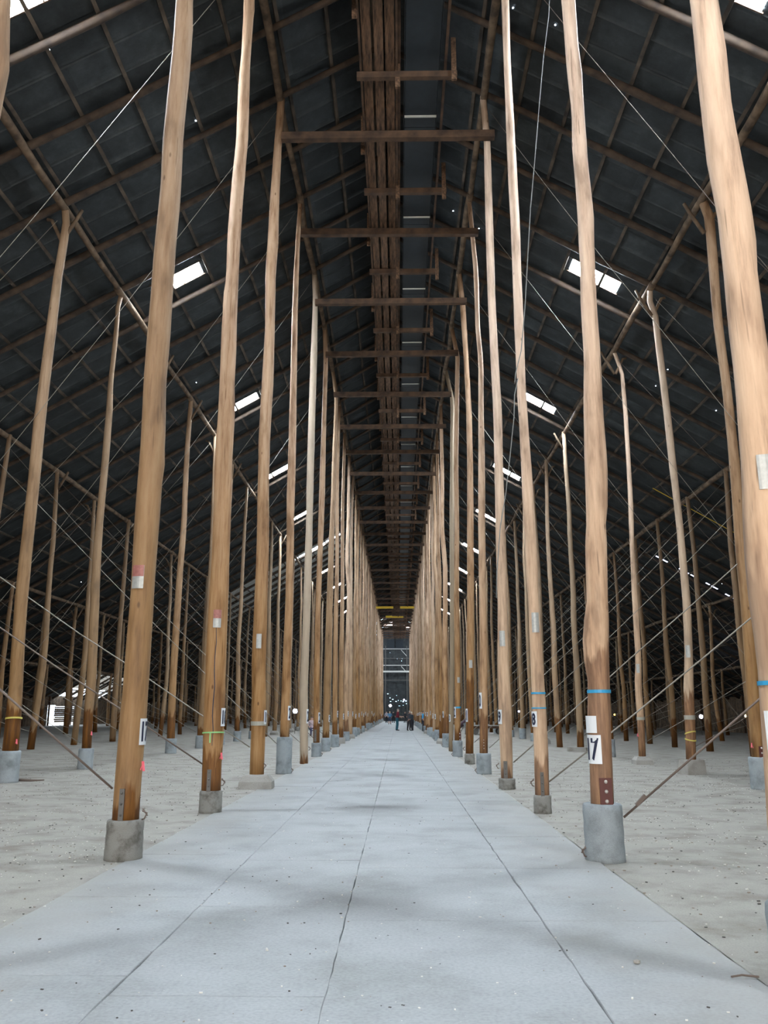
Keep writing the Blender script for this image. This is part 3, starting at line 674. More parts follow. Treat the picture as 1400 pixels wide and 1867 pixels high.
# footing: kind, centre px offset implied by trunk, height m, radius m
FOOT = {('A', -1, 1): ('old', .39, .195), ('A', -1, 2): ('old', .32, .175), ('A', -1, 3): ('block', .27, .33), ('A', -1, 4): ('cast', .90, .20), ('A', -1, 5): None,
('A', -1, 6): ('cast', .47, .18), ('A', -1, 7): ('cast', .52, .185), ('A', -1, 8): ('cast', .55, .2), ('A', -1, 9): ('block', .3, .22),
('A', 1, 1): ('cast', .56, .205), ('A', 1, 2): ('old', .26, .135), ('A', 1, 3): ('old', .20, .17), ('A', 1, 4): ('cast', .50, .19), ('A', 1, 5): ('old', .30, .155), ('A', 1, 6): ('cast', .55, .18), ('A', 1, 7): None,
('A', 1, 0): ('cast', .45, .18), ('A', -1, 0): ('old', .4, .2), ('B', -1, 3): ('cast', .62, .21), ('B', -1, 4): ('cast', .50, .19), ('B', -1, 6): ('cast', .5, .2), ('B', -1, 7): ('cast', .5, .18),
('B', 1, 3): ('cast', .62, .215), ('B', 1, 4): ('block', .35, .27), ('B', 1, 5): ('block', .22, .25), ('B', 1, 6): ('cast', .6, .16), ('B', 1, 7): ('slab', .14, .42), ('B', 1, 8): None}
fm = {'cast': M_PLCYL, 'old': M_PLOLD, 'block': M_PLBLK, 'slab': M_PLBLK}
foot_cache = {}
def foot_mesh(kind, h, r, hi):
    key = (kind, round(h, 2), round(r, 2), hi)
    if key in foot_cache: return foot_cache[key]
    m = MB()
    if kind in ('cast', 'old'):
        j = .03 if kind == 'old' else .012
        prof = [(r * 1.03, -.03), (r * 1.02, .03)] + [(r * (1 + (.02 if q % 2 else -.008)), h * q / 6) for q in range(1, 6)] + [(r, h - .015), (r * .93, h)]
        m.lathe((0, 0, 0), prof, 28 if hi else 12, j)
    elif kind == 'block':
        n0 = 0
        for (s_, z) in (((1.15, -.03), (1.1, h * .5), (.86, h - .03), (.78, h)) if h < .3 else ((1.08, -.03), (1.02, h * .5), (.96, h - .015), (.92, h))):
            for (a, b) in ((-1, -1), (0, -1.03), (1, -1), (1.04, 0), (1, 1), (0, 1), (-1, 1), (-1.03, 0)):
                m.v.append((a * r * s_ * .92 + random.uniform(-.012, .012), b * r * s_ * .8 + random.uniform(-.012, .012), z))
        for k in range(3):
            for q in range(8): m.f.append((k * 8 + q, k * 8 + (q + 1) % 8, k * 8 + 8 + (q + 1) % 8, k * 8 + 8 + q)); m.m.append(0)
        m.f.append(tuple(24 + q for q in range(8))); m.m.append(0)
    else: m.box((0, 0, h / 2), (2 * r, 1.6 * r, h + .04))
    me = m.mesh('concrete_footing', fm[kind], kind in ('cast', 'old')); foot_cache[key] = me; return me

def patch(phi, r, w, z0, z1, n=6, off=.004, curl=0.0):
    m = MB()
    for k in range(n + 1):
        a = phi + (k / n - .5) * w / r
        for (rr, z) in ((r + off, z0), (r + off, z1), (r + off - .003, z0), (r + off - .003, z1)):
            rr += curl * abs(k / n - .5); m.v.append((rr * math.cos(a), rr * math.sin(a), z))
    for k in range(n):
        b = 4 * k; m.f += [(b, b + 4, b + 5, b + 1), (b + 2, b + 3, b + 7, b + 6), (b + 1, b + 5, b + 7, b + 3), (b, b + 2, b + 6, b + 4)]; m.m += [0] * 4
    m.f += [(0, 1, 3, 2), (4 * n, 4 * n + 2, 4 * n + 3, 4 * n + 1)]; m.m += [0, 0]
    return m
text_cache = {}
def text_geo(s):
    if s in text_cache: return text_cache[s]
    cu = bpy.data.curves.new('t', 'FONT'); cu.body = s; cu.size = 1; cu.align_x = 'CENTER'; cu.align_y = 'CENTER'; cu.offset = 0.035; cu.resolution_u = 4
    o = bpy.data.objects.new('t', cu); C.objects.link(o); bpy.context.view_layer.update()
    dg = bpy.context.evaluated_depsgraph_get(); me = o.evaluated_get(dg).to_mesh()
    v = [tuple(q.co) for q in me.vertices]; f = [tuple(p.vertices) for p in me.polygons]
    mx = [min(q[0] for q in v), max(q[0] for q in v), min(q[1] for q in v), max(q[1] for q in v)]
    v = [((q[0] - (mx[0] + mx[1]) / 2) / (mx[1] - mx[0]), (q[1] - (mx[2] + mx[3]) / 2) / (mx[3] - mx[2])) for q in v]
    o.evaluated_get(dg).to_mesh_clear(); bpy.data.objects.remove(o); bpy.data.curves.remove(cu)
    text_cache[s] = (v, f); return v, f
def interp(prof, z):
    for a, b in zip(prof, prof[1:]):
        if a[1] <= z <= b[1]:
            t = (z - a[1]) / max(1e-6, b[1] - a[1]); return a[0] + (b[0] - a[0]) * t, a[2] + (b[2] - a[2]) * t
    p = prof[0] if z < prof[0][1] else prof[-1]; return p[0], p[2]
def add_sign(root, prof, phi, z0, z1, w, txt, upper=None):
    x, r = interp(prof, (z0 + z1) / 2); r *= 1.06
    s = patch(phi, r, w, z0, z1, 8, .006).build('number_sign', M_PAPER, root, loc=(x, 0, 0))
    v, f = text_geo(txt); m = MB(); h = (z1 - z0) * .78; ww = w * .74; rr = r + .011
    for (a, b) in v:
        an = phi + a * ww / r; m.v.append((rr * math.cos(an), rr * math.sin(an), (z0 + z1) / 2 + b * h))
    m.f = [tuple(q) for q in f]; m.m = [0] * len(f)
    m.build('digits', M_INK, s)
    if upper: patch(phi - .12, r, w * .8, z1 + .02, z1 + upper, 6, .012).build('blank_tag', M_PAPER, root, loc=(x, 0, 0))
def band(root, prof, z, h, mt, name='tape_band', label=None, tilt=0.0):
    x, r = interp(prof, z); m = MB(); n = 20; r *= 1.07
    for k in range(n):
        a = 2 * pi * k / n; zz = z + tilt * math.cos(a + 1)
        for (rr, dz) in ((r + .003, -h / 2), (r + .003, h / 2), (r - .01, -h / 2), (r - .01, h / 2)): m.v.append((rr * math.cos(a), rr * math.sin(a), zz + dz))
    for k in range(n):
        b = 4 * k; c = 4 * ((k + 1) % n); m.f += [(b, c, c + 1, b + 1), (b + 1, c + 1, c + 3, b + 3), (b, b + 2, c + 2, c)]; m.m += [0] * 3
    o = m.build(name, mt, root, loc=(x, 0, 0))
    if label: o['label'] = label
    return o
TWO = 2 * pi
def facing(sd, deg):   # angle (world) of surface direction: toward the camera (-y), turned deg toward the aisle
    return -pi / 2 + (math.radians(deg) if sd < 0 else -math.radians(deg))

variants = {}
def variant(h, v):
    key = (round(h, 1), v)
    if key in variants: return variants[key]
    prof = []; n = 8; lean = random.uniform(-.12, .12); ph = random.uniform(0, 9); r0 = random.uniform(.125, .15)
    for k in range(n + 1):
        t = k / n; z = h * t
        x = lean * math.sin(pi * t) + .17 * noise.noise(Vector((z * .33, ph, 0))) * math.sin(pi * min(1, t * 1.1))
        prof.append((x, z, r0 * (1 - .42 * t) * (1 + .05 * noise.noise(Vector((z, ph, 5))))))
    me = trunk_mesh(prof, 9, v + h, 3); variants[key] = (me, prof); return variants[key]

# which poles are worth building: in frame (or almost)
plist = []
for rn, (xl, xr, h, rise, _) in ROW.items():
    for sd, xx in ((-1, xl), (1, xr)):
        for i in range(0, NB + 1):
            y = bayY(i); zt = plateH(xx); vis = False; m_ = 0
            for q in range(9):
                z = zt * q / 8
                if inframe(xx, y, z, 0 if i > 0 else 300): vis = True
            if not vis: continue
            near = inframe(xx, y, zt * .5) or inframe(xx, y, .3) or inframe(xx, y, zt)
            rank = y * (1 + .25 * 'ABCDE'.index(rn))
            plist.append((rank, rn, sd, i, xx, y, zt))
plist.sort(); farposts = MB()
count = {}
rowname = {'A': 'inner', 'B': 'second', 'C': 'third', 'D': 'fourth', 'E': 'outermost'}
sidename = {-1: 'left', 1: 'right'}
me_cache_feet = {}
DESC = {('A', -1, 0): 'pole whose upper trunk cuts the top left corner', ('A', -1, 1): 'nearest full pole left of the aisle, on a stained round footing',
('A', -1, 2): 'tan pole with a green tape band and dark orange foot left of the aisle', ('A', -1, 3): 'tan pole with grey tape on a flared concrete block left of the aisle',
('A', -1, 4): 'pole standing on the tallest blue-grey round footing left of the aisle', ('A', -1, 5): 'weathered grey pole set straight into the floor left of the aisle',
('A', 1, 0): 'thickest pole filling the right edge of the picture with a blue tape band', ('A', 1, 1): 'nearest full pole right of the aisle wearing number 17 and blue tape',
('A', 1, 2): 'tan pole right of the aisle wearing number 18 and two blue tape bands', ('A', 1, 3): 'tan pole right of the aisle wearing number 19 on a low round footing',
('A', 1, 4): 'dark-footed pole right of the aisle wearing number 20 on a round footing', ('A', 1, 5): 'dark pole right of the aisle wearing number 21 on a square-edged footing',
('A', 1, 6): 'pole right of the aisle wearing number 22 with a blue tape band', ('A', 1, 7): 'pale grey slender pole set straight into the floor right of the aisle',
('B', -1, 3): 'leftmost pole of the second row, with yellow tape band and blue-grey footing', ('B', -1, 4): 'second-row pole just left of the nearest left pole, pink ribbon, blue-grey footing',
('B', 1, 3): 'second-row pole beside the thick right edge pole, red steel channel at foot', ('B', 1, 4): 'second-row pole with pale and yellow bands on a square concrete block',
('B', 1, 5): 'slender second-row pole with a white band on a small square block'}
POLES = {}
nind = 0; feetvars = [(k, h, r) for k, h, r in (('cast', .5, .19), ('cast', .6, .2), ('old', .32, .18), ('block', .26, .26), ('cast', .42, .17))]
for (rank, rn, sd, i, xx, y, zt) in plist:
    gz = groundH(xx)
    key = (rn, sd, i)
    if key not in PX and nind >= 299:
        me, prof = variant(zt - gz, i % 2); n0 = len(farposts.v)
        for (px_, z_, r_) in prof[::4] + [prof[-1]]:
            for q in range(6): farposts.v.append((xx + px_ + r_ * math.cos(q * pi / 3), y + r_ * math.sin(q * pi / 3), gz + z_))
        nr = len(prof[::4]) + 1
        for k in range(nr - 1):
            for q in range(6): farposts.f.append((n0 + k * 6 + q, n0 + k * 6 + (q + 1) % 6, n0 + k * 6 + 6 + (q + 1) % 6, n0 + k * 6 + 6 + q)); farposts.m.append(0)
        continue
    nind += 1
    jx = jy = 0
    foot = FOOT.get(key, 'x')
    if foot == 'x':
        if rn == 'A': foot = feetvars[(i * 3 + (sd > 0)) % 5] if random.random() < .6 else feetvars[(i + sd) % 2]
        elif rn == 'B': foot = random.choice(feetvars) if random.random() < .55 else None
        else: foot = None
    if key in PX:
        pts = []
        for (a, b, w) in PX[key]:
            X, H, t = unproj(a, b, y); pts.append((X, H - gz, w * t / F / 2))
        x0 = pts[0][0]; zb = foot[1] - .03 if foot else -.03
        prof = [(p[0] - x0, p[1], p[2]) for p in pts]
        prof = [p for p in prof if p[1] > zb + .05]
        prof.insert(0, (0, zb, prof[0][2]))
        if prof[-1][1] < zt - gz:
            e = prof[-1]; prof.append(((xx - x0) * .9 if abs(xx - x0) < .4 else e[0], zt - gz + .05, min(e[2], .1) if e[2] > .06 else e[2] * .95))
        base = (x0, y, gz)
        me = trunk_mesh(prof, 18 if i < 3 else 12, 'ABCDE'.index(rn) + i * 2.3 + sd, 9)
    else:
        if rn != 'A': jx = random.uniform(-.12, .12)
        base = (xx + jx, y, gz)
        me, prof = variant(zt - gz + .03, random.randrange(5) if rn in 'AB' else random.randrange(3))
    root = empty('timber_pole', base)
    POLES[key] = (root, prof, base)
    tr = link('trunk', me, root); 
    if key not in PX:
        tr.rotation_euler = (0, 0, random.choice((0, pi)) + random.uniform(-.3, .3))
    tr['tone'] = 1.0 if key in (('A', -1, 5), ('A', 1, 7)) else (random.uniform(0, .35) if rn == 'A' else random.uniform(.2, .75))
    tr['shade'] = {('A', -1, 1): .1, ('A', -1, 2): .35, ('A', -1, 3): .2, ('A', 1, 0): 1.9, ('A', 1, 1): 1.8, ('A', 1, 2): 1.6, ('A', 1, 3): 1.5, ('B', 1, 4): 1.2, ('B', 1, 5): 1.3, ('A', -1, 4): .5, ('B', -1, 3): -.2, ('B', -1, 4): -.1}.get(key, random.uniform(0, 1.1) if rn == 'A' else (random.uniform(-.3, .5) if rn == 'B' else random.uniform(-.6, .2)))  # near right row paler, left darker: wood tone plus painted-in side light
    tr['stain'] = {('A', -1, 1): .7, ('A', -1, 2): .95, ('A', -1, 3): 0.0, ('A', -1, 4): .95, ('A', -1, 5): 0.25, ('A', 1, 1): 2.2, ('A', 1, 2): .85, ('A', 1, 3): .4, ('A', 1, 4): 1.5, ('A', 1, 5): 2.6, ('A', 1, 6): .95, ('A', 1, 7): 0.0, ('B', -1, 3): 1.6, ('B', -1, 4): 1.5, ('B', 1, 4): 2.0, ('B', 1, 3): 0.3, ('A', 1, 0): .5}.get(key, random.choice((.2, .8, 1.2, 1.4)))
    if foot:
        k_, h_, r_ = foot; fo = link('concrete_footing', foot_mesh(k_, h_, r_, i < 5), root)
        if k_ == 'block': fo.rotation_euler = (0, 0, .25 if key == ('B', 1, 4) else .05)
        else: fo.rotation_euler = (0, 0, random.uniform(0, 6))
    # labels
    if key in DESC: tag(root, DESC[key], 'pole')
    else:
        k_ = sorted(q[3] for q in plist if q[1] == rn and q[2] == sd).index(i) + 1
        if rn == 'A' and i <= 20:
            tag(root, '%s pole back in the inner row %s of the aisle, number sign on its trunk' % (ORD[i], sidename[sd]), 'pole')
        elif rn != 'A' and k_ <= 12:
            tag(root, '%s visible pole from the front in the %s row out on the %s' % (ORD[k_], rowname[rn], sidename[sd]), 'pole')
        else:
            tag(root, 'distant slim timber pole deep in the %s row on the %s' % (rowname[rn], sidename[sd]), 'pole', 'distant poles of the %s row, %s side' % (rowname[rn], sidename[sd]))
    root['group'] = root.get('group') or 'timber poles holding up the roof'
    # fork braces up at the plate
    if rn in 'BCD' and (i < 14) and random.random() < .6:
        m = MB(); h = zt - gz; tx = prof[-1][0]
        for q in (-1, 1):
            m = MB(); m.tube([(tx + q * .02, 0, h - .85), (tx + q * .3, .02, h - .3), (tx + q * .42, .03, h - (.02 + (q * sd > 0) * .25))], [.05, .045, .04], 6)
            if (q * sd) < 0 or random.random() < .6: m.build('fork_brace', M_PLATE, root, True)
    # number signs on the aisle side
    if rn == 'A' and i >= 1:
        z0, w = 0.9, .16
        if key == ('A', 1, 1): add_sign(root, prof, facing(sd, 50), .97, 1.27, .19, '17', .2)
        elif i <= 22:
            tab = {(1, 2): (1297, 1325), (1, 3): (1294, 1320), (1, 4): (1263, 1292), (1, 5): (1292, 1316), (1, 6): (1289, 1309), (-1, 1): (1310, 1358), (-1, 2): (1291, 1324), (-1, 3): (1295, 1320), (-1, 4): (1287, 1313), (-1, 5): (1293, 1319), (-1, 6): (1299, 1319)}
            if (sd, i) in tab: z1 = unproj(700, tab[(sd, i)][0], y)[1]; z0 = unproj(700, tab[(sd, i)][1], y)[1]
            else: z0 = random.uniform(1.1, 1.4); z1 = z0 + .28
            add_sign(root, prof, facing(sd, {1: 82, 2: 80, 3: 82}.get(i, 76) if sd < 0 else {2: 70, 3: 70}.get(i, 74)), z0, z1, .17, str(16 + i))
        # small anchor hook by the footing
        if i <= 10:
            m = MB(); x_, r_ = (0, foot[2]) if foot and foot[0] != 'block' else (0, .15)
            q = -sd; zz = .09 if (foot and foot[1] > .45) else .45
            r_ -= .01; m.tube([(q * r_, -.03, zz + .03), (q * (r_ + .055), -.05, zz + .01), (q * (r_ + .03), -.05, zz - .05), (q * r_, -.03, zz - .06)], .009, 5); m.tube([(q * r_, -.02, zz + .05), (q * (r_ + .06), -.04, zz - .02)], .008, 5)
            m.build('anchor_hook', M_ROD2, root)
    # tin tags
    tagpos = {('A', -1, 1): (252, 1055, 22, 42, 1), ('A', -1, 2): (396, 1130, 14, 32, 1), ('A', -1, 3): (472, 1170, 9, 26, 0), ('A', 1, 2): (976, 1136, 13, 36, 0), ('A', 1, 3): (915.5, 1165, 10, 28, 0), ('A', 1, 0): (1396, 870, 28, 64, 0),
              ('B', 1, 4): (1254, 1188, 8, 22, 0), ('B', 1, 5): (1163, 1219, 6, 16, 0), ('A', 1, 5): (858, 1211, 6, 14, 0), ('A', 1, 6): (836, 1240, 5, 10, 0)}
    if key in tagpos:
        a, b, w_, h_, red = tagpos[key]; X, H, t = unproj(a, b, y); k = t / F; z = H - gz; x_, r_ = interp(prof, z); cpx = proj(base[0] + x_, y, H)[0]
        ang = math.asin(max(-.9, min(.9, (a - cpx) * k / r_))) ; ang += math.atan2(base[0], y) * -1
        phi = -pi / 2 + ang
        o = patch(phi, r_ * 1.09, w_ * k, z - h_ * k / 2, z + h_ * k / 2, 6, .006).build('tin_tag', M_TAG, root, loc=(x_, 0, 0)); o['label'] = 'dull grey tin tag'
        if red: patch(phi, r_ * 1.09, w_ * k * .96, z + (h_ * k * .02), z + h_ * k * .5, 6, .0085).build('red_paint', M_TAGRED, o)
    # tapes and ribbons
    def zof(py): return unproj(700, py, y)[1] - gz
    if key == ('A', 1, 1): band(root, prof, zof(1261), .035, M_BLUE)
    if key == ('A', 1, 2): band(root, prof, zof(1264), .03, M_BLUE); band(root, prof, zof(1291), .02, M_BLUE)
    if key == ('A', 1, 6): band(root, prof, zof(1290), .06, M_BLUE)
    if key == ('A', 1, 0):
        band(root, prof, zof(1246), .025, M_BLUE)
        patch(facing(1, 20), .125, .2, zof(1390), zof(1296), 8, .02).build('paper_notice', M_PAPER, root, loc=(interp(prof, zof(1340))[0], 0, 0))
    if key == ('A', -1, 2):
        band(root, prof, zof(1336), .022, M_GREEN, tilt=.01)
        m = MB(); zz = zof(1336); x_, r_ = interp(prof, zz); m.box((x_ - .01, -r_ * 1.06 - .01, zz - .075), (.022, .005, .15)); m.build('tape_tail', M_GREEN, root)
    if key == ('A', -1, 3): band(root, prof, zof(1319), .085, M_GREYT)
    if key == ('B', -1, 3): band(root, prof, zof(1310), .035, M_YEL, tilt=.02)
    if key == ('B', 1, 4): band(root, prof, zof(1308), .11, M_GREYT); band(root, prof, zof(1336), .03, M_YEL, tilt=.04); band(root, prof, zof(1348), .03, M_YEL, tilt=-.03)
    if key == ('B', 1, 5): band(root, prof, zof(1310), .09, M_GREYT)
    rib = {('A', -1, 1): (261, 1396), ('A', -1, 2): (404, 1378), ('B', -1, 3): (30.5, 1352), ('B', -1, 4): (167, 1337), ('B', 1, 3): (1371, 1359), ('B', 1, 5): (1163, 1340)}
    if key in rib:
        X, H, t = unproj(*rib[key], y); m = MB(); dx = X * (1 - .09 / y) - base[0]
        m.beam((dx - .01, -.08, H - gz + .05), (dx + .012, -.1, H - gz - .05), .03, .006); m.beam((dx, -.08, H - gz + .05), (dx - .025, -.1, H - gz - .04), .02, .006)
        m.build('pink_ribbon', M_PINK, root)
    # steel straps / channels down the foot
    strap = {('A', -1, 1): (224, 1436, 1498, 9, M_STEEL), ('A', -1, 2): (382, 1402, 1442, 7, M_STEEL), ('A', 1, 2): (987.5, 1407, 1452, 6, M_STEEL), ('A', 1, 3): (921, 1387, 1418, 7, M_STEEL), ('A', 1, 1): (1103, 1417, 1472, 22, M_REDCH), ('B', 1, 3): (1387, 1360, 1388, 9, M_REDCH), ('A', 1, 6): (838, 1335, 1353, 5, M_REDCH), ('A', -1, 6): (575, 1330, 1352, 4, M_STEEL)}
    if key in strap:
        a, y0, y1, w_, mt = strap[key]; X, H1, t = unproj(a, y0, y); H0 = unproj(a, y1, y)[1]; k = t / F; x_, r_ = interp(prof, (H0 + H1) / 2)
        dx = X * (1 - r_ / y) - base[0] - x_; d = math.sqrt(max(0.0004, r_ * r_ - dx * dx)) * 1.05
        m = MB(); m.box((x_ + dx, -d - .004, (H0 + H1) / 2 - gz), (w_ * k, .016, H1 - H0))
        o = m.build('steel_strap' if mt is M_STEEL else 'red_steel_channel', mt, root)
        for q in range(3):
            b_ = MB(); b_.ball((x_ + dx, -d - .018, H1 - gz - (H1 - H0) * (.12 + .32 * q)), .014 if mt is M_STEEL else .02, 8); b_.build('bolt', M_BOLT if mt is M_REDCH else M_STEEL, o, True)
    if key == ('A', 1, 4):
        for q in range(4): m = MB(); m.ball((.0, -.122, .62 + q * .07), .012, 6); m.build('bolt', M_BOLT, root)
    if key == ('A', -1, 2):   # long drying crack
        m = MB(); pts = []
        for q in range(10):
            z = 1.0 + q * .23; x_, r_ = interp(prof, z); pts.append((x_ + .02 + .01 * math.sin(q * 2), -r_ * 1.0, z))
        m.tube(pts, [.004, .007, .008, .009, .008, .008, .007, .006, .005, .003], 5); m.build('drying_crack', M_INK, root)
        m = MB(); x_, r_ = interp(prof, zof(1240)); m.ball((x_ - r_ * .55, -.02, zof(1243)), (.07, .09, .22), 14); o = m.build('burl', M_TRUNK, root, True); o['tone'] = .2; o['stain'] = 1.5
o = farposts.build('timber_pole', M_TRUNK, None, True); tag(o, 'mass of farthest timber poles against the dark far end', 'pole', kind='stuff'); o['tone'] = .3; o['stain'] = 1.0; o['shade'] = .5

# ------------------------------------------------------------------ brace rods
def rod(name, a, b, r, sag, label, group, mt, bends=None, nseg=8):
    a = Vector(a); b = Vector(b); m = MB(); pts = []
    s_ = random.uniform(0, 9)
    for q in range(nseg + 1):
        t = q / nseg; p = a.lerp(b, t)
        p.z -= sag * 4 * t * (1 - t); 
        if 0 < q < nseg: p += Vector((.03 * noise.noise(Vector((q * 1.7, s_, 0))), .02 * noise.noise(Vector((q, s_, 4))), .05 * noise.noise(Vector((q * 1.3, s_, 8)))))
        pts.append(tuple(p - a))
    m.tube(pts, r, 5); o = m.build(name, mt, None, True, a); tag(o, label, 'brace rod', group)
    return o
rodfar = MB(); rods = []
XR = lambda rn, sd: ROW[rn][0] if sd < 0 else ROW[rn][1]
for i in range(1, NB + 1):
    y = bayY(i)
    for sd in (-1, 1):
        for (r0, r1) in (('A', 'C'), ('B', 'D'), ('C', 'E')):
            x0, x1 = XR(r0, sd), XR(r1, sd)
            rods.append((y, i, sd, 'foot', r0, (x0 + sd * .14, y + .1, groundH(x0) + .62), (x1, y + .1, plateH(x1) - .3)))
            rods.append((y, i, sd, 'head', r0, (x0 + sd * .1, y - .12, plateH(x0) - .4), (x1, y - .12, groundH(x1) + .6)))
def rod_vis(r):
    a, b = Vector(r[5]), Vector(r[6]); return any(inframe(*a.lerp(b, t / 8), 10) for t in range(9))
rods = sorted([r for r in rods if rod_vis(r)], key=lambda r: r[0])
rowshort = {'A': 'inner-row', 'B': 'second-row', 'C': 'third-row'}
# rods traced from the nearest bays: two points on the pole's own plane, extended outward
RP = {(-1, 1): ((205, 1438), (0, 1245)), (-1, 2): ((372, 1395), (92, 1196)), (1, 1): ((1137, 1490), (1389, 1262)), (1, 2): ((1001, 1425), (1377, 1109)), (1, 3): ((936, 1390), (1346, 1014)), (-1, 3): ((455, 1362), (96, 1110))}
nr = 0
for (y, i, sd, typ, rn, a, b) in rods:
    if nr >= 298:
        rodfar.tube([a, b], .006, 3); continue
    nr += 1
    near = i <= 8
    o_ = ['', 'first', 'second', 'third', 'fourth', 'fifth', 'sixth', 'seventh', 'eighth'][i] if near else ''
    if near: lab = 'steel rod from the %s of the %s pole, %s bay back, %s side' % (typ, rowshort[rn], o_, sidename[sd]); grp = 'steel brace rods between the poles'
    else: lab = 'faint distant brace rod crossing between the %s poles on the %s' % (rowshort[rn], sidename[sd]); grp = 'distant brace rods of the %s poles, %s side' % (rowshort[rn], sidename[sd])
    r = .0088 if typ == 'foot' else .0065; sag = random.uniform(.05, .35)
    if rn == 'A' and typ == 'foot' and (sd, i) in RP:
        (pa, pb) = RP[(sd, i)]; A = unproj(*pa, y); B = unproj(*pb, y); d = (B[1] - A[1]) / (B[0] - A[0]); xe = XR('C', sd)
        a = (A[0], y, A[1]); b = (xe, y, min(A[1] + d * (xe - A[0]), plateH(xe) - .1)); r = .013; sag = .12
    rod('brace_rod', a, b, r, sag, lab, grp, M_ROD if random.random() < .75 else M_ROD2)
tag(rodfar.build('brace_rod', M_ROD), 'tangle of the farthest brace rods between the distant poles', 'brace rod', kind='stuff')
# turnbuckle on the right front rod is part of its look
X, H, t = unproj(1168, 1459, bayY(1)); m = MB(); m.beam((X - .05, bayY(1), H - .05), (X + .05, bayY(1), H + .05), .035, .035)
tag(m.build('turnbuckle', M_ROD2), 'rusty turnbuckle on the rod rising from the footing of pole 17', 'turnbuckle')
# dangling cable beside pole 18
Yc = 12.6; pts = []
for (a, b) in ((1003, -30), (1000, 30), (990, 110), (983, 190), (975, 290), (967, 380), (962, 470), (957, 560), (950, 640), (940, 680), (938, 700), (944, 690), (938, 720), (937, 760), (930, 830), (922, 900), (912, 960), (906, 1040), (905, 1090)):
    X, H, t = unproj(a, b, Yc); pts.append((X, Yc, H))
m = MB(); m.tube([tuple(Vector(p) - Vector(pts[-1])) for p in pts], .0085, 6)
tag(m.build('power_cable', flat('cable_grey', (.22, .22, .21)), None, True, pts[-1]), 'grey cable hanging from the roof and looping beside pole 18', 'cable')

